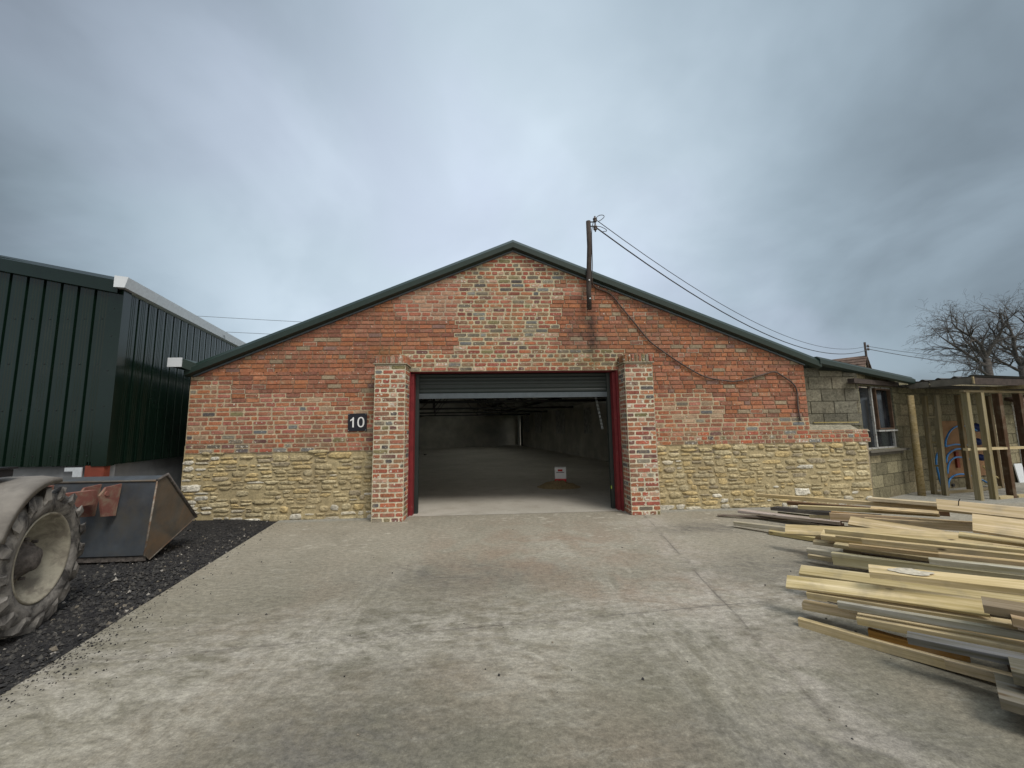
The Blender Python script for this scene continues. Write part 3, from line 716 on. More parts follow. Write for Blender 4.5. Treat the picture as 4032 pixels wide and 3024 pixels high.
# ------------------------------------------------------------------ service pole, cables
sp = thing('service_pole', 'short dark timber cable post bolted to the gable and standing above the roof', 'post', (1.70, -.13, 3.45))
b = MB(); P = [(1.70, -.13, 3.44), (1.70, -.13, 3.75), (1.712, -.13, 4.0), (1.725, -.13, 4.25), (1.745, -.13, 4.6), (1.742, -.13, 5.06)]
b.tube(P, [.042, .044, .045, .044, .043, .042], 10)
b.build('post', M_oldpole, sp)
for z, l in ((5.035, .1), (4.955, .1)):
    br = MB(); br.tube([(1.76, -.15, z), (1.76 + l, -.16, z)], .011, 6); br.build('bracket', M_wire, sp, (1.8, -.15, z))
for z in (5.07, 4.92):
    i_ = MB(); mI = Matrix.Translation((1.855, -.16, z)) @ Matrix.Rotation(R(90), 4, 'Y')
    i_.lathe([(-.07, .0), (-.07, .014), (-.035, .018), (-.03, .036), (-.008, .038), (-.004, .024), (.012, .024), (.016, .036), (.034, .03), (.045, .014), (.07, .012), (.072, 0)], 12, m=mI)
    i_.build('insulator', M_ceramic, sp, (1.855, -.16, z))
for z in (3.62, 3.95):
    q = MB(); q.tube([(1.705, -.172, z), (1.705, -.186, z)], .014, 6); q.build('bolt', M_galv, sp, (1.705, -.18, z))
b = MB()
def loop(p0, ctrl, rad=.006):
    pts = []
    C_ = [Vector(p0)] + [Vector(c) for c in ctrl]
    for i in range(len(C_) - 1):
        a, c_ = C_[i], C_[i + 1]; p_, n_ = C_[max(i - 1, 0)], C_[min(i + 2, len(C_) - 1)]
        for k in range(5):
            t = k / 5; pts.append(.5 * ((2 * a) + (c_ - p_) * t + (2 * p_ - 5 * a + 4 * c_ - n_) * t * t + (3 * a - p_ - 3 * c_ + n_) * t ** 3))
    pts.append(C_[-1]); b.tube(pts, rad, 6)
loop((1.87, -.16, 5.10), [(1.93, -.16, 5.155), (2.0, -.16, 5.165), (2.025, -.16, 5.135), (1.98, -.16, 5.085), (1.92, -.16, 5.045)])
loop((1.87, -.16, 4.95), [(1.95, -.16, 4.945), (2.04, -.16, 4.90), (2.055, -.16, 4.865), (2.0, -.16, 4.855), (1.95, -.16, 4.85)])
loop((1.83, -.16, 5.05), [(1.80, -.16, 4.93), (1.785, -.16, 4.80), (1.78, -.16, 4.5), (1.775, -.16, 4.2), (1.755, -.15, 3.98)], .007)
b.build('jumper_wires', M_wire, sp)
def spline(pts, k=8):
    C_ = [Vector(p) for p in pts]; out = []
    for i in range(len(C_) - 1):
        a, c_ = C_[i], C_[i + 1]; p_, n_ = C_[max(i - 1, 0)], C_[min(i + 2, len(C_) - 1)]
        for q in range(k):
            t = q / k; out.append(.5 * ((2 * a) + (c_ - p_) * t + (2 * p_ - 5 * a + 4 * c_ - n_) * t * t + (3 * a - p_ - 3 * c_ + n_) * t ** 3))
    return out + [C_[-1]]
wp = [(1.77, -.12, 4.02), (1.80, -.05, 3.93), (1.88, -.028, 3.86), (2.11, -.024, 3.76), (2.31, -.024, 3.51), (2.56, -.024, 3.18), (2.78, -.024, 2.9), (3.04, -.024, 2.69), (3.4, -.024, 2.44), (3.75, -.024, 2.25), (4.12, -.024, 2.18), (4.29, -.024, 2.17), (4.56, -.024, 2.22), (4.78, -.024, 2.28), (5.01, -.024, 2.33), (5.16, -.024, 2.25), (5.33, -.024, 2.12), (5.39, -.024, 1.98), (5.38, -.024, 1.72), (5.40, -.022, 1.46)]
b = MB(); b.tube(spline(wp, 5), .013, 6)
tag(b.build('wall_cable', M_cable, None, (1.78, 0, 3.9)), 'loose brown cable drooping across the brick wall from the post down to the low wall', 'cable')
def catenary(a, c, sag, rad, name, lab, mat, n=24, group=None):
    a, c = Vector(a), Vector(c); pts = [a + (c - a) * i / n - Vector((0, 0, sag * 4 * (i / n) * (1 - i / n))) for i in range(n + 1)]
    q = MB(); q.tube(pts, rad, 5); o = q.build(name, mat, None, a); return tag(o, lab, 'cable', group)
catenary((1.88, -.16, 5.07), (16.54, 9.34, 4.78), .90, .007, 'overhead_cable', 'upper, thinner overhead wire from the gable post to the far stone house', M_wire, group='overhead wires to the stone house')
catenary((1.88, -.16, 4.92), (16.64, 9.35, 4.64), .97, .012, 'overhead_cable', 'lower, thicker overhead wire from the gable post to the far stone house', M_wire, group='overhead wires to the stone house')
catenary((16.54, 9.34, 4.78), (38.5, 12.5, 6.2), 1.0, .009, 'overhead_cable', 'upper wire running on from the stone house into the bare trees', M_wire, group='wires beyond the stone house')
catenary((16.64, 9.35, 4.64), (38.5, 12.3, 5.1), .9, .013, 'overhead_cable', 'lower wire running on from the stone house across the bare trees', M_wire, group='wires beyond the stone house')
catenary((-90, 34.5, 18.6), (10, 33.5, 11.35), .8, .022, 'distant_cable', 'faint upper wire crossing the sky behind the left roof slope', M_wirefar, group='faint wires behind the barn')
catenary((-90, 34.5, 16.4), (10, 33.5, 10.1), .7, .022, 'distant_cable', 'faint lower wire crossing the sky behind the left roof slope', M_wirefar, group='faint wires behind the barn')

# ------------------------------------------------------------------ green steel shed on the left
shed = thing('metal_shed', 'dark green ribbed steel shed with a pale box gutter beside the brick barn', 'shed', (-5.31, -.9, 0))
CX, CY, ZB = -5.31, -.9, .985
SD = Vector((-math.sin(R(13)), math.cos(R(13)), 0)); SN = Vector((math.cos(R(13)), math.sin(R(13)), 0))
def zroof_s(x): return 3.50 + (CX - x) * .2
def cladding(mb, O, U, N, L, z0, ztop, pitch=.235, rec=.042, dep=.032):
    x = 0; prof = [(0, 0)]
    while x < L:
        a = x + pitch - rec
        for f in (.3, .5, .7):          # small stiffening ribs
            q = x + (pitch - rec) * f; prof += [(q - .012, 0), (q - .006, .0035), (q + .006, .0035), (q + .012, 0)]
        prof += [(a, 0), (a + .008, -dep), (a + rec - .008, -dep), (a + rec, 0)]; x += pitch
    k = len(mb.v)
    for u, d in prof:
        p = O + U * u + N * d
        mb.v += [(p.x, p.y, z0), (p.x, p.y, ztop(p))]
    for i in range(len(prof) - 1):
        mb.f.append([k + 2 * i, k + 2 * i + 2, k + 2 * i + 3, k + 2 * i + 1]); mb.c.append((1, 1, 1, 0)); mb.sm.append(False)
b = MB(); cladding(b, Vector((CX - .17, CY, 0)), Vector((-1, 0, 0)), NY, 3.4, ZB, lambda p: zroof_s(p.x) - .02)
b.build('front_cladding', M_green, shed)
b = MB(); cladding(b, Vector((CX, CY, 0)) + SD * .13, SD, SN, 11, ZB, lambda p: 3.46)
b.build('side_cladding', M_green, shed)
b = MB()   # corner flashing
e = .012
b.add([(CX - .19, CY - e, ZB - .01), (CX + e, CY - e, ZB - .01), (CX + e, CY - e, 3.52), (CX - .19, CY - e, 3.55)], [(0, 1, 2, 3)])
q = Vector((CX + e, CY - e, 0)); q2 = q + SD * .16
b.add([(q.x, q.y, ZB - .01), (q2.x, q2.y, ZB - .01), (q2.x, q2.y, 3.5), (q.x, q.y, 3.52)], [(0, 1, 2, 3)])
b.build('corner_trim', M_green, shed)
b = MB(); r_ = random.Random(3)
for k in range(14):
    x = CX - .19 - .235 * k - .02
    for z in (1.12, 1.75, 2.4, 3.05):
        b.tube([(x - .05, CY + .002, z + r_.uniform(-.01, .01)), (x - .05, CY - .006, z)], .008, 6)
for z in (1.3, 1.8, 2.3, 2.8, 3.2): b.tube([(CX - .1, CY - .01, z), (CX - .1, CY - .018, z)], .008, 6)
b.build('fixing_screws', M_black, shed)
b = MB()   # verge trim along the sloping front
xa, xb = CX - .035, CX - 3.6
b.add([(xa, CY - .06, zroof_s(xa) - .09), (xb, CY - .06, zroof_s(xb) - .09), (xb, CY - .06, zroof_s(xb) + .09), (xa, CY - .06, zroof_s(xa) + .09),
       (xa, CY + .06, zroof_s(xa) + .16), (xb, CY + .06, zroof_s(xb) + .16), (xa, CY, zroof_s(xa) - .1), (xb, CY, zroof_s(xb) - .1)],
      [(0, 1, 2, 3), (3, 2, 5, 4), (0, 6, 7, 1)])
b.build('verge_trim', M_green, shed)
b = MB()
pa = Vector((CX - .035, CY - .02, 3.535)); pb_ = Vector((CX - 3.6, CY - .02, zroof_s(CX - 3.6) + .1))
b.add([pa, pb_, pb_ + SD * 11, pa + SD * 11, pa + Vector((0, 0, .06)), pb_ + Vector((0, 0, .06)), pb_ + SD * 11 + Vector((0, 0, .06)), pa + SD * 11 + Vector((0, 0, .06))],
      [(0, 1, 2, 3), (4, 7, 6, 5), (0, 4, 5, 1), (3, 2, 6, 7), (0, 3, 7, 4)])
b.build('roof', M_green, shed)
b = MB(); g0 = Vector((CX - .03, CY - .12, 3.45)) + SN * .0
sec = [(-.0, .035), (.12, .035), (.155, .185), (-.0, .195)]
P0 = [g0 + SN * u + Vector((0, 0, w)) for u, w in sec]
b.prism(P0, SD * 10.5); gt = b.build('gutter', M_galv, shed, g0)
b = MB(); b.prism([p - SD * .006 + (p - (P0[0] + P0[2]) / 2) * .05 for p in P0], SD * .004); b.build('end_cap', M_white, gt, g0)
b = MB()   # small black stamp on the gutter side
for k in range(3):
    q = g0 + SD * 3.15 + SN * (.127 + .011 * (2 - k)) + Vector((0, 0, .04 + .045 * k)); b.bar(q, q + SD * .05, .002, .02)
b.build('gutter_stamp', M_black, gt, g0)
b = MB()   # concrete base panels
b.box((CX - 3.6, CY + .1, -.03), (CX - .06, CY + .2, ZB + .08))
q = Vector((CX - .1, CY + .1, -.03)); b.prism([q, q + SD * 11, q + SD * 11 + Vector((0, 0, ZB + .1)), q + Vector((0, 0, ZB + .1))], SN * -.1)
b.build('concrete_base', M_conc, shed)
b = MB(); b.box((CX - .27, CY + .0, -.03), (CX - .02, CY + .085, ZB + .05)); b.build('steel_column', M_rust, shed)
b = MB(); b.box((CX - .395, CY - .03, .3), (CX - .28, CY - .018, .965)); b.box((CX - .50, CY - .032, .915), (CX - .395, CY - .018, .965))
for z in (.62, .8): b.tube([(CX - .34, CY - .03, z), (CX - .34, CY - .042, z)], .012, 6)
b.build('angle_bracket', M_galv, shed)

# ------------------------------------------------------------------ tractor with loader bucket
tr = thing('tractor', 'muddy tractor at the left edge with a blue grey front loader bucket', 'tractor', (-4.65, -4.0, 0))
def make_wheel(center, steer, Rr, W, name='front_wheel'):
    m = Matrix.Translation(center) @ Matrix.Rotation(steer, 4, 'Z')
    s = Rr / .51; w = W / .30
    P = lambda l: [(x * w, r * s) for x, r in l]
    e = bpy.data.objects.new(name, None); col.objects.link(e); e.parent = tr; e.location = Vector(center) - tr.location; WLOC[e.name] = Vector(center)
    t = MB(); prof = [(.118, .312), (.142, .335), (.153, .38), (.150, .425), (.135, .462), (.10, .466), (0, .468), (-.10, .466), (-.135, .462), (-.15, .425), (-.153, .38), (-.142, .335), (-.118, .312)]
    t.lathe(P(prof), 64, m=m)
    nl = 17
    for k in range(nl):
        for sd in (-1, 1):
            a0 = 2 * math.pi * (k + (.5 if sd > 0 else 0)) / nl; rows = []
            for i in range(7):
                f = i / 6; x = sd * (.0 + .155 * min(f * 1.12, 1)); a = a0 - .34 * f; rt = .516 if f < .8 else .516 - .02 * (f - .8) / .2
                rbm = .465 if f < .85 else .43
                hw = (.024 + .016 * f) / .5
                rows.append([(x - sd * .01, rbm, a - hw * 1.25), (x, rt, a - hw * .8), (x, rt, a + hw * .8), (x - sd * .01, rbm, a + hw * 1.25)])
            rows.append([(sd * .158, .405, rows[-1][0][2] - .03), (sd * .166, .43, rows[-1][1][2] - .01), (sd * .166, .43, rows[-1][2][2] - .03), (sd * .158, .405, rows[-1][3][2] - .05)])
            vv = []
            for rw_ in rows:
                for x, r, a in rw_: vv.append(m @ Vector((x * w, r * s * math.sin(a), r * s * math.cos(a))))
            n = len(rows); F = [(4 * i + j, 4 * i + j + 1, 4 * i + j + 5, 4 * i + j + 4) for i in range(n - 1) for j in range(3)] + [(0, 1, 2, 3), tuple(4 * (n - 1) + j for j in (3, 2, 1, 0))]
            t.add(vv, F, smooth=False)
    t.build('tyre', M_rub, e, center)
    q = MB(); q.lathe(P([(.112, .316), (.132, .324), (.140, .314), (.130, .301), (.104, .298), (.098, .274), (.060, .270), (.054, .250), (.012, .246), (.004, .226), (-.045, .220), (-.06, .205), (-.10, .19), (-.105, .12), (-.105, 0)]), 56, m=m)
    q.lathe(P([(-.118, .318), (-.134, .322), (-.13, .30), (-.05, .235), (-.04, .12)]), 40, m=m)
    q.build('rim', M_rim, e, center)
    h = MB(); h.lathe(P([(-.086, .17), (-.03, .155), (.03, .125), (.045, .10), (.085, .085), (.10, .06), (.105, 0)]), 28, m=m, jit=.16)
    for k in range(8):
        a = 2 * math.pi * k / 8; c_ = Vector((.015 * w, .14 * s * math.cos(a), .14 * s * math.sin(a))); h.tube([m @ c_, m @ (c_ + Vector((.03, 0, 0)))], .013 * s, 6)
    h.build('hub', M_hub, e, center)
    return e, m
out = Vector((math.cos(R(22)), math.sin(R(22)), 0))
wc = Vector((-3.395, -3.345, .495)) - out * .13
make_wheel(wc, R(22), .51, .30)
make_wheel((-5.75, -3.60, .495), R(22), .51, .30)
make_wheel((-3.78, -5.75, .78), 0, .79, .42, 'rear_wheel'); make_wheel((-5.52, -5.75, .78), 0, .79, .42, 'rear_wheel')
# mudguard over the steered wheel
b = MB(); mW = Matrix.Translation(wc) @ Matrix.Rotation(R(22), 4, 'Z'); n = 22; k0 = len(b.v)
for i in range(n + 1):
    a = R(13 - 80 * i / n); t_ = i / n
    taper = min(1, .25 + t_ * 4) if t_ < .2 else 1
    rr = .565 + .02 * math.sin(t_ * 3)
    for (x, dr) in ((-.17, -.03), (-.165, .012), (-.08, .03), (.08, .03), (.165, .012), (.17, -.035), (.16, -.03), (.08, .01), (-.08, .01)):
        b.v.append(tuple(mW @ Vector((x * (1 if t_ > .1 else .75 + 2.5 * t_), (rr + dr * taper) * math.sin(a), (rr + dr * taper) * math.cos(a)))))
for i in range(n):
    for j in range(9):
        b.f.append([k0 + i * 9 + j, k0 + i * 9 + (j + 1) % 9, k0 + (i + 1) * 9 + (j + 1) % 9, k0 + (i + 1) * 9 + j]); b.c.append((1, 1, 1, 0)); b.sm.append(True)
b.f += [[k0 + j for j in range(9)], [k0 + n * 9 + j for j in range(9)]]; b.c += [(1, 1, 1, 0)] * 2; b.sm += [False] * 2
b.build('mudguard', M_fender, tr, wc)
# bucket
bx1, bx0 = -3.87, -5.47
bk = bpy.data.objects.new('loader_bucket', None); col.objects.link(bk); bk.parent = tr; bk.location = Vector((-4.67, -1.7, .3)) - tr.location; WLOC[bk.name] = Vector((-4.67, -1.7, .3))
prof = [(-1.70, .915), (-1.82, .865), (-1.905, .07), (-1.84, .006), (-1.2, .32)]
b = MB(); t_ = .014
inner = [(-1.69, .885), (-1.80, .845), (-1.885, .08), (-1.835, .026), (-1.2, .338)]
k = len(b.v)
for x in (bx0, bx1):
    b.v += [(x, y, z) for y, z in prof] + [(x, y, z) for y, z in inner]
for i in range(4):
    b.f += [[i, i + 1, i + 11, i + 10], [5 + i, 15 + i, 16 + i, 6 + i]]; b.c += [(1, 1, 1, 0)] * 2; b.sm += [False] * 2
b.f += [[0, 10, 15, 5], [4, 9, 19, 14]]; b.c += [(1, 1, 1, 0)] * 2; b.sm += [False] * 2
b.build('back_plate', M_bucket, bk, (-4.67, -1.7, .3))
for x in (bx1, bx0):
    b = MB(); s = .012 if x == bx1 else -.012
    b.prism([(x, y, z) for y, z in prof], (s, 0, 0)); b.build('side_plate', M_bucketside, bk, (x, -1.7, .3))
    b = MB(); b.tube([(x + s, -1.83, .87), (x + s, -1.70, .925), (x + s, -1.19, .325)], [.016, .022, .02], 8); b.build('rim_bar', M_hub, bk, (x, -1.5, .6))
b = MB(); b.tube([(bx0, -1.822, .868), (bx1, -1.822, .868)], .013, 8); b.build('top_edge', M_bucketside, bk, (-4.67, -1.82, .868))
b = MB(); b.tube([(bx1 + .008, y, z) for y, z in [(-1.822, .862), (-1.907, .07), (-1.842, .004), (-1.2, .318)]], .009, 8); b.build('weld_bead', m_simple('worn_edge_steel', (.22, .20, .17), .6, .2, .4, 30, 0, .4, (.16, .09, .05), 8, .45, .6, .9), bk, (bx1, -1.8, .4))
b = MB(); b.bar((bx0, -1.88, .03), (bx1, -1.88, .03), .02, .05); b.build('wear_strip', M_hub, bk, (-4.67, -1.88, .03))
b = MB(); b.bar((bx0, -1.19, .322), (bx1, -1.19, .322), .06, .018); b.build('cutting_edge', M_bucketside, bk, (-4.67, -1.19, .32))
for x in (-4.25, -4.47, -4.98, -5.2):
    b = MB(); b.prism([(x, -1.84, .845), (x, -2.02, .83), (x, -2.08, .75), (x, -2.03, .52), (x, -1.88, .50)], (.022, 0, 0))
    for (y, z) in ((-2.01, .76),): b.tube([(x - .01, y, z), (x + .034, y, z)], .026, 12)
    b.build('mounting_bracket', M_pink, bk, (x, -1.95, .7))
for x in (-4.36, -5.08):
    b = MB(); pts = [(x, -2.02, .73), (x, -2.35, .74), (x, -2.75, .82), (x, -3.3, 1.02), (x, -4.1, 1.45)]
    for i in range(4): b.bar(pts[i], pts[i + 1], .085, .15)
    b.build('loader_arm', M_pink, tr, (x, -2.5, .8))
b = MB(); b.bar((-4.67, -5.9, .62), (-4.67, -3.0, .62), .5, .4); b.bar((-5.7, -3.5, .47), (-3.6, -3.42, .47), .16, .16); b.build('chassis', M_hub, tr)
b = MB(); b.prism([(-5.0, -4.6, .85), (-4.34, -4.6, .85), (-4.34, -4.6, 1.42), (-4.44, -4.6, 1.5), (-4.9, -4.6, 1.5), (-5.0, -4.6, 1.42)], (0, 1.35, -.08)); b.build('bonnet', M_tractor, tr)
b = MB(); b.box((-3.66, -3.72, 1.115), (-3.45, -3.55, 1.165)); b.box((-3.68, -3.74, 1.168), (-3.44, -3.53, 1.182)); b.tube([(-3.60, -3.62, .95), (-3.60, -3.62, 1.12)], .015, 8); b.build('front_lamp', M_black, tr)
b = MB()
for x in (-5.35, -3.95):
    for y in (-6.6, -5.0): b.bar((x, y, 1.1), (x * .97 - .14, y, 2.5), .07, .07, up=(0, 1, 0))
b.box((-5.4, -6.7, 2.5), (-3.9, -4.9, 2.6)); b.box((-5.35, -6.6, .9), (-3.95, -5.0, 1.15)); b.build('cab', M_black, tr)

# ------------------------------------------------------------------ block lean-to with the old window
lt = thing('lean_to', 'low concrete block lean-to with an old window, joined to the brick barn', 'lean-to', (6.9, .3, 0))
rl = random.Random(41)
def block_color(r, warm):
    k = r.uniform(.75, 1.15)
    c = r.choice([(.165, .155, .118), (.145, .138, .108), (.185, .172, .13)]) if not warm else r.choice([(.21, .19, .12), (.17, .155, .10), (.24, .21, .135)])
    return tuple(q * k for q in c) + (.1,)
def block_field(mb, mm, O, U, V, N, x0, x1, z0, z1, warm, keep=None, L=.45, ch=.225, gap=.003):
    z = z0; k = 0
    while z < z1 - .01:
        zt = min(z + ch, z1); x = x0 - (L / 2 if k % 2 else 0)
        while x < x1 - .005:
            a, c = max(x, x0), min(x + L, x1)
            if c - a > .03:
                segs = [(a, c)] if keep is None else keep(a, c, z, zt)
                for (p, q, zz0, zz1) in ([(a, c, z, zt)] if keep is None else segs):
                    if q - p > .02 and zz1 - zz0 > .02:
                        put_brick(mb, O, U, V, N, p + gap / 2, q - gap / 2, zz0 + gap / 2, zz1 - gap / 2, rl, block_color(rl, warm), .02, .0015, 0, .003)
            x += L
        z += ch; k += 1
def lz(x): return 2.44 - (x - 5.8) * .119
b1, m1 = MB(), MB()
OB = Vector((0, .2, 0))
def keepA(a, c, z, zt):
    t = min(zt, lz(c) + .02); return [(a, c, z, t)] if t > z else []
block_field(b1, m1, OB, UX, UZ, NY, XR, 6.76, 1.36, 2.45, False, keepA)
# wall turning back at 24 degrees, window opening cut in
T24 = R(24); UW = Vector((math.cos(T24), math.sin(T24), 0)); NW = Vector((math.sin(T24), -math.cos(T24), 0)); OW = Vector((6.70, .20, 0))
WS0, WS1, WZ0, WZ1 = .14, 1.56, .91, 2.11
def keepW(a, c, z, zt):
    t = min(zt, lz(6.7 + a * .91) + .08)
    if t <= z: return []
    if zt <= WZ0 + .01 or z >= WZ1 - .01: return [(a, c, z, t)]
    o_ = []
    if a < WS0: o_.append((a, min(c, WS0), z, t))
    if c > WS1: o_.append((max(a, WS1), c, z, t))
    if z < WZ0 < zt: o_.append((max(a, WS0), min(c, WS1), z, WZ0))
    if z < WZ1 < zt: o_.append((max(a, WS0), min(c, WS1), WZ1, t))
    return o_
block_field(b1, m1, OW, UW, UZ, NW, .0, 1.80, -.02, 2.45, True, keepW)
lean_wall = b1.build('block_wall', M_block, lt)
b = MB(); cc = (.13, .125, .09, 0)
b.prism([(XR, .214, 1.2), (6.77, .214, 1.2), (6.77, .214, lz(6.77)), (XR, .214, lz(XR) - .02)], (0, .12, 0), cc)
def W3(s, z, d=0.0): return OW + UW * s + UZ * z + NW * d
for (s0, s1, z0, z1) in ((0, WS0, -.03, 2.28), (WS1, 1.8, -.03, 2.2), (WS0, WS1, -.03, WZ0), (WS0, WS1, WZ1, 2.22)):
    b.prism([W3(s0, z0, -.014), W3(s1, z0, -.014), W3(s1, z1, -.014), W3(s0, z1, -.014)], -NW * .12, cc)
b.build('wall_core', M_block, lt)
wn = bpy.data.objects.new('window', None); col.objects.link(wn); wn.parent = lt; wn.location = W3(.85, 1.5) - lt.location; WLOC[wn.name] = W3(.85, 1.5)
f = MB()
def wbar(s0, z0, s1, z1, w, d0=-.07, th=.05):
    a, c = W3(s0, z0, d0), W3(s1, z1, d0)
    f.bar(a, c, th if abs(z1 - z0) < .01 else w, w if abs(z1 - z0) < .01 else th, up=(0, 0, 1) if abs(z1 - z0) < .01 else NW)
wbar(WS0 + .01, WZ0, WS0 + .01, WZ1, .02); wbar(WS1 - .03, WZ0, WS1 - .03, WZ1, .045); wbar(.74, WZ0, .74, WZ1, .045)
wbar(.72, WZ1 - .015, WS1, WZ1 - .015, .03); wbar(WS0, WZ0 + .012, WS1, WZ0 + .012, .024); wbar(.74, 1.25, WS1 + .06, 1.25, .03, -.03)
f.build('frame', M_winframe, wn, W3(.85, 1.5))
f = MB(); wbar(.83, 1.28, .83, 2.07, .03, -.035); wbar(1.45, 1.28, 1.45, 2.07, .03, -.035); wbar(.82, 2.06, 1.46, 2.06, .025, -.035); wbar(.82, 1.29, 1.46, 1.29, .025, -.035)
f.build('casement', M_brownwood, wn, W3(.85, 1.5))
f = MB()
for (s0, s1, z0, z1) in ((WS0 + .03, .72, WZ0 + .03, WZ1 - .03), (.76, WS1 - .05, WZ0 + .03, 1.235), (.76, WS1 - .05, 1.265, WZ1 - .03)):
    f.add([W3(s0, z0, -.08), W3(s1, z0, -.08), W3(s1, z1, -.08), W3(s0, z1, -.08)], [(0, 1, 2, 3)])
f.build('pane', M_glassdk, wn, W3(.85, 1.5))
f = MB(); f.bar(W3(.05, WZ0 - .03, .03), W3(1.68, WZ0 - .03, .03), .14, .035); f.bar(W3(.12, WZ0 - .085, .0), W3(1.62, WZ0 - .085, .0), .05, .05)
f.build('sill', M_oldwood, wn, W3(.85, .9))
f = MB(); f.bar(W3(-.22, 2.17, .035), W3(1.62, 2.17, .035), .10, .085)
f.build('lintel', M_oldpole, lt, W3(.7, 2.17))
b = MB()
A0, A1 = Vector((5.79, -.09, 2.47)), Vector((8.33, .60, 2.165)); rp = Vector((-(A1 - A0).y, (A1 - A0).x, 0)).normalized()
sec = [(.02, -.03), (-.03, -.005), (-.03, .075), (.03, .125), (.12, .13)]
rows = [[p + rp * y + UZ * u for y, u in sec] for p in (A0, A1)]
b.add(rows[0] + rows[1], [(j, j + 5, j + 6, j + 1) for j in range(4)] + [(0, 1, 2, 3, 4), (9, 8, 7, 6, 5)])
b.build('roof_trim', M_greenflash, lt, A0)
b = MB(); q = [A0 + UZ * .10 + rp * .02, A1 + UZ * .10 + rp * .02, A1 + UZ * .1 + Vector((-.9, 7, 0)), A0 + UZ * .1 + Vector((-.9, 7, 0))]
b.prism(q, (0, 0, .025)); b.build('roof', M_sheet, lt, A0)
b = MB(); b.bar((5.80, .17, 1.425), (6.64, .155, 1.42), .025, .016)
o = b.build('thin_batten', M_wood, None, (6.2, .16, 1.42)); o.color = (.5, .42, .2, 1)
tag(o, 'thin yellow strip of wood lying on the mortar ledge of the low wall', 'batten')

# ------------------------------------------------------------------ timber shelter on the right
tsh = thing('timber_shelter', 'open timber stud shelter with weathered fascia boards and corrugated roof against the block wall', 'shelter', (9.3, .6, 0))
WOODC = [(.26, .215, .13), (.24, .20, .125), (.31, .265, .165), (.22, .19, .125)]
def stud(a, c, w, h, colr, name='stud', mat=None, up=(0, 1, 0)):
    q = MB(); a, c = Vector(a), Vector(c); L = (c - a).length; d = (c - a).normalized()
    r = d.cross(Vector(up)).normalized(); u = r.cross(d)
    m = Matrix((d, r, u)).transposed().to_4x4()
    q.box((0, -w / 2, -h / 2), (L, w / 2, h / 2)); o = q.build(name, mat or M_wood, None, (0, 0, 0))
    o.parent = tsh; o.matrix_local = Matrix.Translation(a - tsh.location) @ m; o.color = (*colr, 1); return o
q = MB(); q.tube([(8.225, .64, -.02), (8.24, .64, 1.0), (8.262, .64, 1.93)], [.058, .055, .05], 12); o = q.build('round_post', M_wood, tsh, (8.24, .64, 0)); o.color = (.33, .26, .14, 1)
stud((8.60, .74, .0), (8.67, .74, 1.92), .05, .075, WOODC[1]); stud((8.66, .60, .0), (8.735, .60, 1.92), .06, .08, WOODC[3])
stud((8.675, .09, -.01), (8.70, .09, 1.93), .062, .09, WOODC[2]); stud((9.03, .145, .0), (9.06, .145, 1.93), .062, .09, WOODC[2])
stud((9.52, .25, .0), (9.545, .25, 1.92), .07, .10, (.10, .058, .035)); stud((10.05, .33, .0), (10.08, .33, 1.92), .07, .10, (.085, .05, .032))
stud((10.62, .44, .0), (10.64, .44, 1.92), .07, .10, (.085, .05, .032)); stud((11.2, .55, .0), (11.22, .55, 1.92), .07, .10, (.3, .23, .13))
stud((9.62, .95, .0), (9.64, .95, 1.95), .05, .075, (.22, .17, .10)); stud((10.72, 1.25, .0), (10.72, 1.25, 1.95), .05, .075, (.20, .15, .09))
for x0, x1, ya, yb in ((8.58, 9.02, .115, .165), (9.06, 9.51, .175, .23), (9.56, 10.04, .25, .31), (10.1, 10.6, .33, .42)):
    stud((x0, ya, .90), (x1, yb, .90), .07, .045, (.58, .48, .30), 'rail', up=(0, 0, 1))
for z in (.55, 1.0, 1.5): stud((8.66, .735, z), (8.70, .61, z), .04, .035, WOODC[0], 'noggin', up=(0, 0, 1))
stud((8.62, .72, .025), (9.6, .9, .025), .07, .045, WOODC[1], 'sole_plate', up=(0, 0, 1)); stud((9.6, .9, .025), (10.6, 1.2, .025), .07, .045, WOODC[1], 'sole_plate', up=(0, 0, 1))
stud((9.1, .16, .02), (9.47, .24, .02), .09, .045, (.5, .42, .26), 'sole_plate', up=(0, 0, 1)); stud((9.6, .26, .02), (10.6, .43, .02), .09, .045, (.5, .42, .26), 'sole_plate', up=(0, 0, 1))
stud((8.60, .06, 1.955), (11.4, .62, 1.955), .06, .04, (.20, .16, .095), 'top_plate', up=(0, 0, 1))
q = MB(); q.prism([(8.2, .70, 2.12), (8.26, .70, 2.135), (11.4, 1.27, 2.12), (13.2, 2.0, 2.12), (13, 2.6, 2.12), (8.1, 1.15, 2.12)], (0, 0, .02)); q.build('back_roof', M_sheet, tsh, (10, 1.2, 2.1))
def board(name, a, c, w, h, mat):
    q = MB(); q.bar(a, c, w, h); return q.build(name, mat, tsh, a)
board('fascia_board', (8.28, .66, 2.115), (8.42, .42, 2.125), .03, .11, M_oldwood); board('fascia_board', (8.425, .40, 2.125), (8.69, -.045, 2.145), .03, .12, M_oldwood)
board('front_beam', (8.70, -.03, 2.135), (11.6, .56, 2.11), .04, .12, M_oldpole)
board('rafter_end', (10.0, .06, 2.03), (10.0, .8, 2.06), .06, .07, M_wood).color = (.4, .33, .2, 1)
board('fascia_end', (8.675, -.07, 2.145), (8.71, -.062, 2.145), .02, .125, M_wood).color = (.36, .29, .17, 1)
b = MB(); n = 70; a0 = Vector((8.26, .66, 2.19)); ax = Vector((.42, -.72, .025)); bx = Vector((3.1, .62, -.02)); k = 0; vs = []
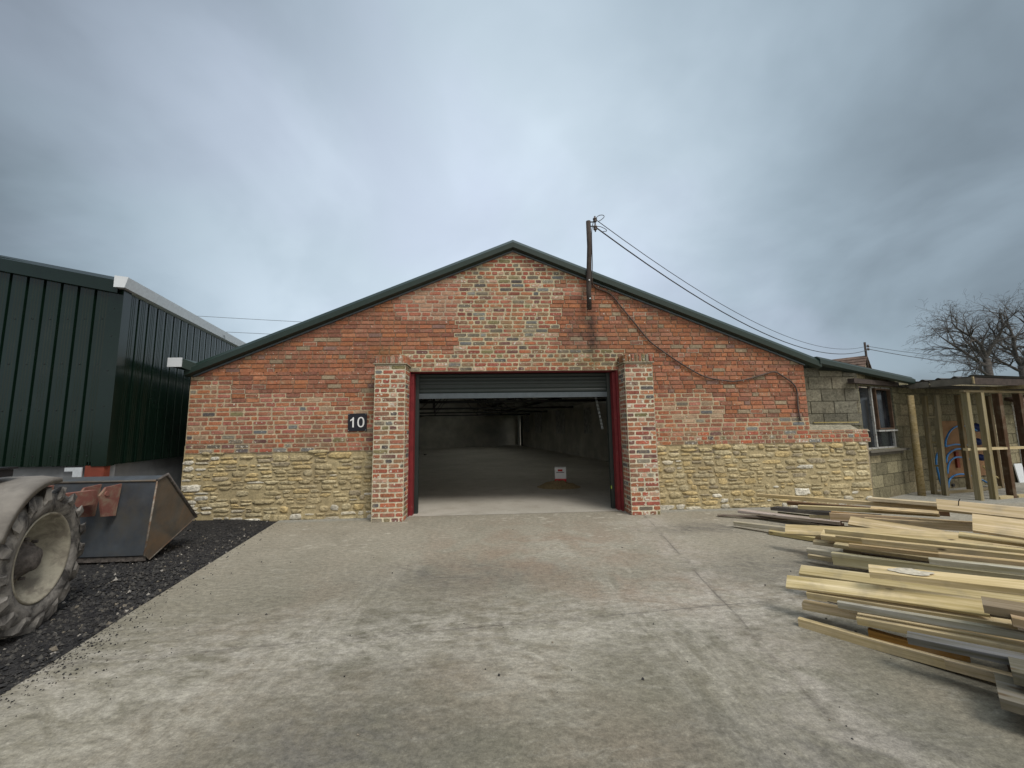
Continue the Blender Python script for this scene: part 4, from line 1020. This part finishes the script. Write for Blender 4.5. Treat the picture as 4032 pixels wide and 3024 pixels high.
for i in range(n + 1):
    f_ = i / n; p = a0 + ax * f_; up = .016 * (max(0, math.cos(f_ * 4 * 2 * math.pi)) ** 2) * 2
    vs += [p + UZ * up, p + bx + UZ * (up)]
b.add(vs, [(2 * i, 2 * i + 2, 2 * i + 3, 2 * i + 1) for i in range(n)]); 
b.add([v - UZ * .012 for v in vs], [(2 * i, 2 * i + 1, 2 * i + 3, 2 * i + 2) for i in range(n)])
b.build('corrugated_roof', M_sheet, tsh, a0)
# back wall of the shelter
T14 = R(14); UB = Vector((math.cos(T14), math.sin(T14), 0)); NB = Vector((math.sin(T14), -math.cos(T14), 0)); OBk = Vector((8.3, .97, 0))
def B3(s, z, d=0.0): return OBk + UB * s + UZ * z + NB * d
bk_ = thing('block_yard_wall', 'grey concrete block wall behind the timber shelter', 'wall', (10, 1.4, 0))
b1 = MB(); block_field(b1, None, OBk, UB, UZ, NB, -.1, 6.5, -.02, 2.25, True)
b1.build('blocks', M_block, bk_)
b = MB(); b.prism([B3(-.15, -.03, -.014), B3(6.5, -.03, -.014), B3(6.5, 2.25, -.014), B3(-.15, 2.25, -.014)], -NB * .15, (.12, .115, .085, 0)); b.build('wall_core', M_block, bk_)
b = MB(); b.tube([B3(1.46, .07, .03), B3(1.46, .07, -.05)], .035, 10); b.build('drain_hole', M_black, bk_)
b = MB(); b.prism([B3(3.75, .0, .05), B3(4.05, .0, .05), B3(4.02, .42, .02), B3(3.72, .42, .02)], NB * .02); tag(b.build('white_panel', M_white, None, B3(3.9, 0)), 'pale panel leaning on the back wall beyond the dark studs of the shelter', 'panel')
def Bx(x, z, d=0.0): return B3((x - 8.3) / math.cos(T14), z, d)
b = MB(); b.prism([Bx(9.38, .24, .012), Bx(10.9, .22, .012), Bx(10.95, 1.32, .012), Bx(10.3, 1.34, .012), Bx(10.3, 1.42, .012), Bx(9.6 - .16, 1.42, .012)], NB * .02)
tag(b.build('plywood_panel', M_ply, None, Bx(10, .24)), 'brown plywood panel fixed to the block wall inside the shelter', 'panel')
b = MB(); b.box((-.03, -.02, -.17), (.03, .02, .17), m=Matrix.Translation(Bx(9.87, .6, .06)))
tag(b.build('red_lever', M_rust, None, Bx(9.87, .6)), 'rust red wooden handle piece on the plywood panel between the blue pipes', 'handle')
pipes = [([(9.38, .88), (9.44, 1.04), (9.6, 1.2), (9.8, 1.29), (10.05, 1.31), (10.3, 1.27), (10.5, 1.2)], 'topmost, most arched blue pipe looping over the plywood panel'),
         ([(9.39, .89), (9.71, .925), (10.0, .905), (10.4, .92)], 'nearly straight blue pipe just below the topmost loop'),
         ([(9.34, .56), (9.39, .68), (9.5, .765), (9.75, .83), (10.04, .81), (10.4, .78)], 'thick blue pipe curving down behind the stud at rail height'),
         ([(9.33, .34), (9.37, .47), (9.49, .6), (9.71, .66), (10.02, .62), (10.3, .55)], 'blue pipe arching beside the rust red handle'),
         ([(9.13, .0), (9.08, .15), (9.045, .33), (9.02, .55), (9.06, .70), (9.15, .79), (9.28, .85)], 'tall blue pipe rising from the ground between the two left studs'),
         ([(9.28, .05), (9.35, .2), (9.51, .285), (9.75, .31), (10.02, .27), (10.35, .18), (10.6, .08), (10.68, .0)], 'lowest blue pipe arching close to the ground')]
for pts_, lab in pipes:
    b = MB(); b.tube(spline([Bx(x, z, .14) for x, z in pts_], 5), .017, 8)
    tag(b.build('blue_pipe', M_blue, None, Bx(pts_[0][0], pts_[0][1])), lab, 'pipe', 'blue water pipes in the shelter')
for x, z, s, lab in ((10.6, 1.27, .09, 'dark blue rounded fitting at the top of the plywood panel'), (10.56, .96, .075, 'dark blue fitting just above the rail of the shelter'), (10.6, .62, .07, 'dark blue fitting just below the rail of the shelter')):
    b = MB(); mI = Matrix.Translation(Bx(x, z, .1)) @ Matrix.Rotation(.3, 4, 'Y'); b.lathe([(-s * 1.2, 0), (-s * 1.2, s * .6), (-s * .4, s * .65), (-s * .35, s), (s * .5, s), (s * .6, s * .5), (s * 1.3, s * .45), (s * 1.3, 0)], 14, m=mI)
    tag(b.build('pipe_fitting', M_bluedark, None, Bx(x, z)), lab, 'fitting', 'blue fittings on the plywood panel')
b = MB(); b.tube(spline([Bx(10.16, .47, .3), Bx(10.32, .36, .3), Bx(10.6, .21, .3), Bx(10.85, .14, .3)]), .016, 6)
o = b.build('split_branch', M_wood, None, Bx(10.2, .3)); o.color = (.55, .45, .22, 1); tag(o, 'pale yellow split stick hanging across the shelter behind the studs', 'stick')
b = MB(); b.box((12.2, 1.2, 0), (16, 3.2, 1.75)); b.prism([(12.0, 1.0, 1.8), (16.2, 1.0, 1.8), (16.2, 3.4, 2.5), (12.0, 3.4, 2.5)], (0, 0, .06))
yard = thing('outbuilding', 'dark outbuilding with an old clay tile roof behind the right end of the shelter', 'outbuilding', (14, 2, 0))
b = MB(); b.box((12.3, 1.9, -.03), (17, 4.6, 1.85)); b.build('wall', M_block, yard)
b = MB(); b.prism([(12.0, 1.65, 1.8), (17.2, 1.65, 1.8), (17.2, 3.6, 2.42), (12.3, 3.6, 2.42)], (0, 0, .07)); b.build('roof', M_tile, yard)

# ------------------------------------------------------------------ far stone house
hs = thing('stone_house', 'far stone house with a mossy clay tile roof showing above the lean-to', 'house', (16.5, 10, 0))
Hap = Vector((16.45, 9.45, 4.30)); dr = Vector((-.57, .82, 0)).normalized(); dn = Vector((dr.y, -dr.x, 0))
b = MB(); 
gl = Hap - dn * 2.6 - UZ * 2.1; gr = Hap + dn * 2.6 - UZ * 2.1
b.prism([Hap - UZ * .1, gr - UZ * .02, Vector((gr.x, gr.y, 0)), Vector((gl.x, gl.y, 0)), gl - UZ * .02], dr * 7); b.build('wall', M_housestone, hs)
b = MB(); n = 16
for s in (-1, 1):
    for i in range(n):
        f0, f1 = i / n, (i + 1.15) / n
        p0 = Hap + dn * s * 2.85 * f0 - UZ * 2.3 * f0; p1 = Hap + dn * s * 2.85 * f1 - UZ * (2.3 * f1 - .035)
        b.prism([p0 - dr * .12 + UZ * .03, p1 - dr * .12 + UZ * .03, p1 + dr * 7.2 + UZ * .03, p0 + dr * 7.2 + UZ * .03], (0, 0, .04))
b.build('roof', M_tile, hs)
pl = thing('pole_mount', 'thin metal mast with two insulators at the gable end of the far stone house', 'mast', (16.45, 9.35, 3.6))
b = MB(); b.tube([(16.45, 9.33, 3.3), (16.45, 9.33, 4.95)], .04, 8); b.build('mast', M_oldpole, pl)
for z in (4.78, 4.64):
    b = MB(); b.bar((16.45, 9.33, z), (16.62, 9.34, z), .03, .03); b.build('bracket', M_wire, pl)
    b = MB(); b.tube([(16.6, 9.34, z - .05), (16.6, 9.34, z + .06)], .035, 8); b.build('insulator', M_ceramic, pl)

# ------------------------------------------------------------------ bare trees
def tree(loc, seed, label, h1, rad, limbs, spread=.68):
    r = random.Random(seed); t = thing('bare_tree', label, 'tree', loc, 'bare trees beyond the shelter')
    base = Vector(loc); tk, cr = MB(), MB()
    def branch(p, d, L, r0, lev, droop):
        n = 7 if lev < 3 else 4; pts = [p]; rr = [r0]; q = p.copy(); dd = d.normalized(); kids = []
        for i in range(n):
            dd = (dd + Vector((r.gauss(0, .14), r.gauss(0, .14), r.gauss(0, .11) + (.04 if lev < 2 else -droop)))).normalized()
            q = q + dd * L / n; pts.append(q.copy()); rr.append(max(r0 * (1 - .7 * (i + 1) / n), .0036)); kids.append((q.copy(), dd.copy(), rr[-1], (i + 1) / n))
        cr.tube(pts, rr, 6 if lev < 2 else (4 if lev < 3 else 3), cap=False)
        if lev >= 5: return
        for (p_, d_, rk, f) in kids:
            if f < .25 and lev < 3: continue
            for _ in range((2 if r.random() < .5 else 1) if lev < 3 else (1 if r.random() < .66 else 0)):
                side = Vector((r.gauss(0, 1), r.gauss(0, 1), r.gauss(0, .7))); side = (side - d_ * side.dot(d_))
                if side.length < .1: continue
                nd = (d_ * r.uniform(.5, 1.1) + side.normalized() * r.uniform(.45, .9)).normalized()
                branch(p_, nd, L * r.uniform(.34, .62), min(rk * .68, r0 * .55), lev + 1, droop)
    top = base + Vector((r.uniform(-.2, .2), 0, h1))
    tk.tube([base - UZ * .1, base + UZ * h1 * .3, base + UZ * h1 * .7 + Vector((.05, 0, 0)), top], [rad * 1.4, rad * 1.05, rad * .95, rad * .8], 10)
    for (fz, d, L, rf) in limbs: branch(base + UZ * h1 * fz, Vector(d), L * spread, rad * rf, 1, .045)
    tk.build('trunk', M_bark, t); cr.build('crown', M_bark, t)
tree((25.75, 12, 0), 5, 'nearest bare tree, its drooping twigs reaching left over the shelter roof', 4.7, .17,
     [(1, (-.45, .1, 1), 3.6, .6), (1, (.35, -.2, 1), 3.5, .62), (.9, (-1, .2, .55), 3.9, .5), (.8, (-1, -.2, .2), 3.7, .36), (.98, (-.1, .8, .9), 3.0, .5), (.86, (.8, .3, .5), 3.0, .4), (.95, (-.8, -.3, .95), 3.4, .42)])
tree((27.1, 11.6, 0), 9, 'second bare tree, standing just right of the nearest one', 4.2, .16,
     [(1, (-.3, .1, 1), 3.9, .62), (1, (.45, -.1, 1), 3.7, .6), (.9, (1, .1, .5), 3.4, .5), (.92, (-.75, .2, .7), 3.0, .45), (1, (0, -.8, .9), 2.8, .45)])
tree((29.6, 12.4, 0), 14, 'third bare tree at the right edge, behind the other two', 4.6, .18,
     [(1, (-.4, 0, 1), 3.8, .6), (1, (.3, .2, 1), 3.8, .6), (.9, (-.9, .1, .6), 3.6, .5), (.9, (.9, 0, .5), 3.4, .45)])

# ------------------------------------------------------------------ things inside the barn
b = MB(); cx, cy = 1.56, 2.78; n = 22; k0 = 0
for j in range(n + 1):
    for i in range(n + 1):
        u, w = i / n * 2 - 1, j / n * 2 - 1; rr = math.hypot(u, w * 1.05); x, y = cx + u * .52 - .05 * w, cy + w * .42
        z = .006 + .15 * max(0, 1 - rr ** 1.3) * (1 + .5 * noise.noise(Vector((x * 7, y * 7, 0)))) + .02 * noise.noise(Vector((x * 18, y * 18, 4))) * max(0, 1 - rr)
        if rr > 1: z = -.01
        b.v.append((x, y, z))
for j in range(n):
    for i in range(n):
        k = j * (n + 1) + i; b.f.append([k, k + 1, k + n + 2, k + n + 1]); b.c.append((1, 1, 1, 0)); b.sm.append(True)
tag(b.build('sand_pile', M_sand, None, (cx, cy, 0)), 'small heap of damp yellow sand on the barn floor under the carton', 'sand heap')
bxn = thing('carton', 'white carton with a red base standing on the sand heap inside the barn', 'carton', (1.62, 2.85, .12))
mC = Matrix.Translation((1.62, 2.84, .13)) @ Matrix.Rotation(R(-9), 4, 'Z')
b = MB(); b.box((-.135, -.09, 0), (.135, .09, .066), m=mC); b.build('red_base', M_boxred, bxn)
b = MB(); b.box((-.135, -.09, .066), (.135, .09, .33), m=mC); b.build('body', M_box, bxn)
b = MB(); b.box((-.06, -.0935, .238), (.05, -.0905, .285), m=mC); b.build('red_label', M_boxred, bxn)
b = MB()
b.box((-.10, -.0932, .208), (.09, -.0905, .222), m=mC)
for z in (.12, .19, .25): b.box((.1352, -.03, z), (.138, .02, z + .025), m=mC)
b.build('small_print', M_print, bxn)
b = MB(); r_ = random.Random(4)
for k in range(14):
    m = Matrix.Translation((-4.1 + r_.uniform(-.45, .45), 14.9 + r_.uniform(-.25, .25), r_.uniform(.0, .06))) @ Matrix.Rotation(r_.uniform(0, 3), 4, 'Z'); s = r_.uniform(.05, .14); b.box((-s, -s * .7, -s * .3), (s, s * .7, s * .5), m=m)
tag(b.build('rubble_heap', M_oldpole, None, (-4.1, 14.9, 0)), 'small dark heap of rubbish on the barn floor by the left wall', 'rubbish')

# ------------------------------------------------------------------ timber pile
PL = [
 # name data: x, y, z of the left end's top front edge, heading, slope, length, width, thickness, tilt, colour, label
 (4.001, -.739, .36, -50, .032, 2.4, .07, .05, 0, (.52, .40, .22), 'long pale plank with a pointed tip at the back of the pile', 'point'),
 (4.332, -.909, .27, -51, .05, 1.6, .07, .052, 0, (.24, .15, .09), 'brown plank end tucked right under the long plank with the pointed tip', None),
 (4.738, -1.768, .46, -51, .034, 2.2, .163, .04, 0, (.60, .50, .34), 'broad cream plank lying on top at the back of the pile, nearest the shelter', 'skew'),
 (4.623, -2.63, .50, -50, -.01, 1.9, .23, .026, 20, (.42, .315, .19), 'wide reddish brown board at the back right with a bent nail standing in it', 'nail'),
 (3.892, -3.482, .52, -54, -.02, 1.7, .215, .024, 28, (.46, .35, .205), 'widest smooth tan board on the right of the pile, overlapping the reddish brown board', None),
 (4.50, -2.02, .385, -51, .04, .55, .15, .02, 4, (.47, .33, .17), 'short thin orange board with a slanted end lying between two long planks', None),
 (4.123, -1.36, .30, -51, .075, 1.31, .081, .047, 0, (.52, .43, .22), 'straight yellowish batten with both ends in view, in front of the pointed plank', None),
 (4.114, -.849, .18, -51, .042, 1.2, .16, .045, 0, (.085, .08, .078), 'nearly black plank with a slanted end at the back left of the pile', 'skew'),
 (4.19, -.90, .115, -51, .03, 1.2, .062, .037, 0, (.25, .23, .12), 'dull green batten just under the nearly black plank', None),
 (4.506, -1.475, .235, -51, .05, 1.25, .05, .053, 0, (.42, .26, .11), 'orange edged plank running directly under the straight yellowish batten', None),
 (3.752, -.632, .10, -51, .02, 1.2, .15, .042, 0, (.42, .36, .32), 'short pale pinkish board with a whitened top near the barn wall', None),
 (3.443, -.598, .03, -27, .012, .9, .06, .02, 0, (.14, .11, .095), 'thin dark strip lying flat on the concrete, furthest left of all the timber', None),
 (3.957, -.75, .06, -51, .02, 1.0, .08, .038, 0, (.35, .23, .17), 'pinkish brown plank low down under the whitened board', None),
 (4.222, -1.421, .19, -51, .05, 1.0, .055, .040, 0, (.55, .47, .26), 'pale yellow batten with a chamfered tip at the back of the pile', 'point2'),
 (4.154, -1.818, .30, -42, .04, 1.2, .04, .092, 0, (.40, .27, .18), 'square ended reddish plank standing on edge beside the chamfered batten', None),
 (3.756, -2.502, .34, -56, -.02, 2.2, .15, .022, 26, (.43, .33, .195), 'very long wide brownish board tilted across the middle of the pile', None),
 (4.335, -2.096, .30, -51, .08, .95, .035, .078, 0, (.40, .29, .17), 'tan plank on edge behind the very long tilted board, left of a butt joint', None),
 (4.732, -2.345, .335, -51, .08, 1.1, .035, .075, 0, (.42, .30, .175), 'tan plank on edge butted against the end of another, half hidden by the widest board', None),
 (3.985, -3.316, .43, -56, .0, 1.6, .11, .025, 10, (.50, .40, .19), 'yellow board emerging from under the widest smooth board', None),
 (3.288, -1.221, .08, -51, .05, 1.4, .078, .051, 0, (.46, .42, .33), 'whitish grey plank low on the left, its end dusted with white', None),
 (3.227, -2.276, .20, -46, .09, 1.5, .15, .02, 28, (.52, .40, .20), 'yellow board with knots tilted up on the left of the pile', None),
 (3.512, -1.607, .05, -51, .03, 1.4, .07, .045, 0, (.50, .42, .20), 'yellow batten on the concrete below the tilted knotty board', None),
 (3.314, -2.651, .28, -51, .06, 1.3, .20, .05, 6, (.50, .40, .22), 'thick plank end with an angled cut beside the tilted knotty board', None),
 (3.098, -2.95, .42, -51, .051, 2.3, .056, .044, 0, (.54, .43, .21), 'longest yellow batten along the middle of the pile', None),
 (3.359, -2.491, .17, -51, .05, 1.2, .18, .034, 8, (.50, .41, .25), 'low board end under the thick plank with the angled cut', None),
 (3.254, -2.882, .34, -51, .03, 1.3, .066, .036, 0, (.45, .36, .20), 'short batten tucked close under the longest yellow batten', None),
 (3.14, -3.291, .42, -51, .055, 2.2, .049, .042, 0, (.50, .38, .205), 'knotty tan batten in front of the longest yellow batten', None),
 (3.136, -3.148, .34, -51, .05, 1.5, .038, .033, 0, (.44, .31, .175), 'slim tan batten one step below the knotty tan batten', None),
 (3.281, -2.837, .24, -51, .05, 1.2, .13, .03, 0, (.40, .34, .20), 'greenish board end in the gap under the slim tan batten', None),
 (3.286, -3.744, .435, -51, .07, 1.7, .05, .037, 0, (.46, .33, .19), 'tan batten starting halfway along, above the grey white batten', None),
 (3.067, -3.851, .44, -51, .075, 1.7, .076, .036, 0, (.47, .44, .34), 'grey white batten with a dark cut end', None),
 (3.122, -2.678, .16, -51, .04, 1.2, .069, .037, 0, (.46, .43, .36), 'weathered batten with a bright top edge left of the big green stained beam', None),
 (3.189, -2.62, .08, -51, .03, 1.2, .05, .036, 0, (.38, .33, .22), 'low batten directly beneath the bright topped weathered batten', None),
 (3.003, -3.121, .26, -51, .08, 1.8, .06, .105, 0, (.43, .42, .29), 'big beam on edge with a green stained face', None),
 (2.506, -3.341, .18, -51, .09, 2.0, .125, .022, 20, (.52, .43, .22), 'long greenish yellow board jutting out left below the big beam', None),
 (2.49, -3.989, .42, -45, .10, 1.8, .15, .04, 3, (.55, .43, .22), 'broad plank with a white plaster smear near its left end', 'smear'),
 (2.163, -3.634, .20, -51, .12, .98, .11, .018, 32, (.58, .47, .235), 'bright yellow tilted board reaching furthest left in the middle', None),
 (2.629, -4.482, .42, -51, .07, 1.3, .17, .045, 0, (.23, .18, .115), 'dark brown thick plank end on the right edge of the pile', None),
 (2.654, -4.589, .40, -51, .02, 1.2, .15, .045, 0, (.38, .28, .17), 'brown plank end at the right edge, below the dark brown thick one', None),
 (2.234, -3.74, .20, -51, .105, .95, .074, .045, 0, (.62, .51, .32), 'cream topped batten in front of the bright yellow tilted board', None),
 (2.276, -3.942, .22, -51, .10, 1.7, .04, .040, 0, (.40, .38, .31), 'bluish grey batten with a nail in its end', 'endnail'),
 (2.247, -3.684, .10, -51, .09, 1.3, .091, .045, 0, (.46, .35, .20), 'low plank with a grey top under the bluish grey batten', None),
 (2.328, -4.035, .16, -51, .09, 1.6, .089, .045, 0, (.50, .41, .25), 'thick pale batten second from the front of the pile', None),
 (2.366, -4.066, .10, -51, .05, .42, .05, .045, 0, (.26, .135, .03), 'short orange brown block low between the two front battens', None),
 (2.327, -4.343, .20, -51, .10, 1.5, .084, .04, 0, (.12, .118, .108), 'weathered grey grooved plank near the front', None),
 (2.112, -3.788, .052, -51, .03, .95, .045, .060, 0, (.55, .44, .26), 'frontmost long slim batten lying on the concrete', None),
 (2.458, -4.403, .10, -51, .06, .55, .034, .045, 0, (.48, .37, .24), 'short batten lying alongside the frontmost slim batten', None),
 (2.416, -4.731, .24, -51, .05, 1.2, .17, .06, 0, (.115, .108, .082), 'dark weathered plank with grooves at the bottom right of the pile', None),
 (2.304, -4.738, .14, -51, .04, 1.2, .25, .05, 0, (.165, .148, .112), 'broad mossy weathered plank nearest the camera', None),
]
def plank(d):
    x, y, z, yaw, sl, L, w, th, tilt, colr, label, end = d
    r = random.Random(label + str(x)); b = MB(); n = max(4, int(L / .25)); w = max(w, .028); th *= .96; yaw += r.uniform(-.7, .7); tilt += r.uniform(-2.5, 2.5)
    # local: +X along, +Y towards the back, top front edge at the origin
    rows = []; bow = r.uniform(-.014, .012)
    for i in range(n + 1):
        u = L * i / n; oz = bow * math.sin(math.pi * i / n); e = .0025
        a0 = a1 = 0
        if i == 0 and end == 'skew': a1 = w * .35
        if i == 0 and end == 'point': a1 = .42
        if i == 0 and end == 'point2': a1 = .03
        ws = .25 if (i == 0 and end in ('point', 'point2')) else 1
        sk_ = r.uniform(-.01, .01) if i in (0, n) else 0
        rows.append([(u + sk_, 0, -th + oz), (u + sk_, 0, -e + oz), (u + sk_, e, oz), (u + a1 * 0 + sk_, (w - e) * ws, oz), (u + sk_, w * ws, -e + oz), (u + sk_, w * ws, -th + oz)] if not (i == 0 and end == 'skew')
                    else [(u, 0, -th), (u, 0, -e), (u, e, 0), (u + w * .3, w - e, 0), (u + w * .3, w, -e), (u + w * .3, w, -th)])
    v = [p for q in rows for p in q]
    F = [(6 * i + j, 6 * i + (j + 1) % 6, 6 * (i + 1) + (j + 1) % 6, 6 * (i + 1) + j) for i in range(n) for j in range(6)]
    F += [tuple(range(6))[::-1], tuple(6 * n + j for j in range(6))]
    if sum(colr) > .85 and colr[0] - colr[2] > .135 and 'buried' not in label: colr = tuple(.62 * c + .38 * q for c, q in zip(colr, (.62, .505, .30)))
    b.add(v, F[:-2]); b.add(v, F[-2:], (.42, .36, .32, 0))
    o = b.build('timber_plank', M_wood, None, (0, 0, 0))
    m = Matrix.Translation((x, y, z)) @ Matrix.Rotation(R(yaw), 4, 'Z') @ Matrix.Rotation(-math.atan(sl), 4, 'Y') @ Matrix.Rotation(R(tilt), 4, 'X')
    o.matrix_world = m; k = r.uniform(.84, 1.08); o.color = (min(.8, colr[0] * k * 1.12), min(.8, colr[1] * k * 1.12), min(.8, colr[2] * k * 1.18), 1)
    tag(o, label, 'plank', 'planks in the timber pile')
    if end in ('nail', 'endnail'):
        q = MB()
        if end == 'nail': q.tube([(.16, .12, 0), (.165, .12, .05), (.175, .115, .075)], .004, 6)
        else: q.tube([(.004, .02, -.018), (-.05, .02, -.014)], .003, 6)
        a = q.build('nail', M_oldpole, None, (0, 0, 0)); a.parent = o
    if end == 'smear':
        q = MB(); rs = random.Random(2); pts = []
        for i in range(18):
            t = 2 * math.pi * i / 18; k = rs.uniform(.65, 1.1); pts.append((.19 + .11 * k * math.cos(t), .075 + .06 * k * math.sin(t), .0015))
        q.add(pts, [tuple(range(18))]); a = q.build('plaster_smear', M_signwhite, None, (0, 0, 0)); a.parent = o; a.data.materials[0] = m_simple('plaster_dust', (.52, .47, .37), .95, 0, .3, 30)
for d in PL: plank(d)
rf_ = random.Random(17)
for i in range(10):          # lower layer that carries the planks above
    t_ = i / 9
    plank((4.30 - 1.42 * t_ + rf_.uniform(-.05, .05), -1.35 - 3.0 * t_, (.06, .10, .14)[i % 3], -51 + rf_.uniform(-3, 3), 0, 1.5 + rf_.uniform(0, .4), .13, .065, 0, rf_.choice([(.13, .10, .065), (.10, .08, .055), (.16, .125, .08)]),
           'plank buried in the lowest layers of the timber pile', None))

# ------------------------------------------------------------------ world, sun, camera
w = bpy.data.worlds.new('World'); scene.world = w; w.use_nodes = True; nt = w.node_tree; nt.nodes.clear()
def wn_(t, **k):
    x = nt.nodes.new(t)
    for a, c in k.items(): setattr(x, a, c)
    return x
L_ = nt.links.new
SUN_EL, SUN_AZ = R(54), R(146)
sky = wn_('ShaderNodeTexSky', sky_type='NISHITA', sun_disc=False, sun_elevation=SUN_EL, sun_rotation=SUN_AZ)
tc = wn_('ShaderNodeTexCoord'); sep = wn_('ShaderNodeSeparateXYZ'); L_(tc.outputs['Generated'], sep.inputs[0])
def wm(op, a, c=0.0):
    x = wn_('ShaderNodeMath', operation=op)
    for i, q in enumerate((a, c)):
        if isinstance(q, bpy.types.NodeSocket): L_(q, x.inputs[i])
        else: x.inputs[i].default_value = q
    return x.outputs[0]
def wr(f, a, c, lo, hi):
    x = wn_('ShaderNodeMapRange'); x.interpolation_type = 'SMOOTHSTEP'
    L_(f, x.inputs[0])
    for i, q in enumerate((a, c, lo, hi)): x.inputs[i + 1].default_value = q
    return x.outputs[0]
den = wm('ADD', wm('MAXIMUM', sep.outputs[2], 0.0), .50)
cmb = wn_('ShaderNodeCombineXYZ'); L_(wm('DIVIDE', sep.outputs[0], den), cmb.inputs[0]); L_(wm('DIVIDE', sep.outputs[1], den), cmb.inputs[1])
def wnoise(sc, det, rough, dist, off=0.0):
    v = wn_('ShaderNodeVectorMath', operation='ADD'); L_(cmb.outputs[0], v.inputs[0]); v.inputs[1].default_value = (off, off * .7, off * .3)
    x = wn_('ShaderNodeTexNoise'); L_(v.outputs[0], x.inputs['Vector'])
    x.inputs['Scale'].default_value = sc; x.inputs['Detail'].default_value = det; x.inputs['Roughness'].default_value = rough; x.inputs['Distortion'].default_value = dist
    return x.outputs['Fac']
n1 = wnoise(1.9, 5, .5, .35, 3.1); n2 = wnoise(5.2, 6, .55, .5, 8.2); n3 = wnoise(1.3, 3, .5, .2, 14.7)
fld = wm('ADD', wm('MULTIPLY', n1, .86), wm('MULTIPLY', n2, .14))
# brighter cloud where it is thin, ahead and a little left; heavier cloud to the right
dotn = wn_('ShaderNodeVectorMath', operation='DOT_PRODUCT'); nrm = wn_('ShaderNodeVectorMath', operation='NORMALIZE'); L_(tc.outputs['Generated'], nrm.inputs[0])
L_(nrm.outputs[0], dotn.inputs[0]); dotn.inputs[1].default_value = Vector((-.03, .92, .40)).normalized()
glow = wr(dotn.outputs['Value'], .62, 1.0, 0, 1)
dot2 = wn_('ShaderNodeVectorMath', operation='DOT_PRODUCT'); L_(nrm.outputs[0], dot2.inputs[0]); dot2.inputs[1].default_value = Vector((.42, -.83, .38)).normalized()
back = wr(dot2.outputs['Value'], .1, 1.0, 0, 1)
dot3 = wn_('ShaderNodeVectorMath', operation='DOT_PRODUCT'); L_(nrm.outputs[0], dot3.inputs[0]); dot3.inputs[1].default_value = Vector((.72, .55, .42)).normalized()
dark = wr(dot3.outputs['Value'], .72, 1.0, 0, 1)
br = wm('ADD', wm('ADD', wr(fld, .34, .66, -.62, .68), wm('MULTIPLY', glow, 3.3)), 3.2)
dot4 = wn_('ShaderNodeVectorMath', operation='DOT_PRODUCT'); L_(nrm.outputs[0], dot4.inputs[0]); dot4.inputs[1].default_value = Vector((-.66, .45, .60)).normalized()
br = wm('SUBTRACT', br, wm('MULTIPLY', dark, .45))
br = wm('SUBTRACT', br, wm('MULTIPLY', wr(dot4.outputs['Value'], .76, 1.0, 0, 1), 1.15))
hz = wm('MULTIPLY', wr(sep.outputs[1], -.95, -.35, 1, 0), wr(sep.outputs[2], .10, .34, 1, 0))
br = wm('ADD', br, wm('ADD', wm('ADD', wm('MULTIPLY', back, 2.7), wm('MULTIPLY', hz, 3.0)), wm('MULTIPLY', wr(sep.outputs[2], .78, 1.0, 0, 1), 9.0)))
mixc = wn_('ShaderNodeMix', data_type='RGBA'); L_(wr(br, 3.2, 6.8, 0, 1), mixc.inputs[0]); mixc.inputs[6].default_value = (.77, .965, 1.12, 1); mixc.inputs[7].default_value = (.86, 1.01, 1.14, 1)
mixl = wn_('ShaderNodeMix', data_type='RGBA'); L_(wr(n3, .5, .68, 0, .45), mixl.inputs[0]); L_(mixc.outputs[2], mixl.inputs[6]); mixl.inputs[7].default_value = (.86, .95, 1.19, 1)
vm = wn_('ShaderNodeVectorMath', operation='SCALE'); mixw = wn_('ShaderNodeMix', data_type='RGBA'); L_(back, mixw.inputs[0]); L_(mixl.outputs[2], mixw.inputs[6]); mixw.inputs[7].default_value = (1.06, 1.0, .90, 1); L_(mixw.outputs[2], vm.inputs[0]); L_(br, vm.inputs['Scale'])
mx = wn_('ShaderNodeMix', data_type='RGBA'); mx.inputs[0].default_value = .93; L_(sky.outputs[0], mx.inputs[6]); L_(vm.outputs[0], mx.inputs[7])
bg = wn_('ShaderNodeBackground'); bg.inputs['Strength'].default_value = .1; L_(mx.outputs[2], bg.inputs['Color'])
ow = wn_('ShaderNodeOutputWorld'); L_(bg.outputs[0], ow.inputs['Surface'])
sl = bpy.data.lights.new('sun', 'SUN'); sl.energy = 1.75; sl.angle = R(22); sl.color = (1, .96, .9)
so = bpy.data.objects.new('sun', sl); col.objects.link(so)
sd = Vector((math.sin(SUN_AZ) * math.cos(SUN_EL), math.cos(SUN_AZ) * math.cos(SUN_EL), math.sin(SUN_EL)))
so.rotation_euler = (-sd).to_track_quat('-Z', 'Y').to_euler(); so.location = (0, -10, 20)

cam = bpy.data.cameras.new('camera'); cam.sensor_width = 36; cam.lens = 1515 / 4032 * 36; cam.clip_end = 600; cam.clip_start = .05
co = bpy.data.objects.new('camera', cam); col.objects.link(co)
pit, rol, yw = R(6.615), R(-.886), R(2.958)
fw = Vector((math.sin(yw) * math.cos(pit), math.cos(yw) * math.cos(pit), math.sin(pit))); rt = Vector((math.cos(yw), -math.sin(yw), 0)); up = rt.cross(fw)
r2 = rt * math.cos(rol) + up * math.sin(rol); u2 = up * math.cos(rol) - rt * math.sin(rol)
mw = Matrix((r2, u2, -fw)).transposed().to_4x4(); mw.translation = (0, -6.55, 1.4); co.matrix_world = mw
scene.camera = co
scene.view_settings.view_transform = 'Standard'; scene.view_settings.look = 'None'; scene.view_settings.exposure = .32; scene.view_settings.gamma = 1
scene.cycles.max_bounces = 10; scene.cycles.diffuse_bounces = 6; scene.cycles.use_denoising = True
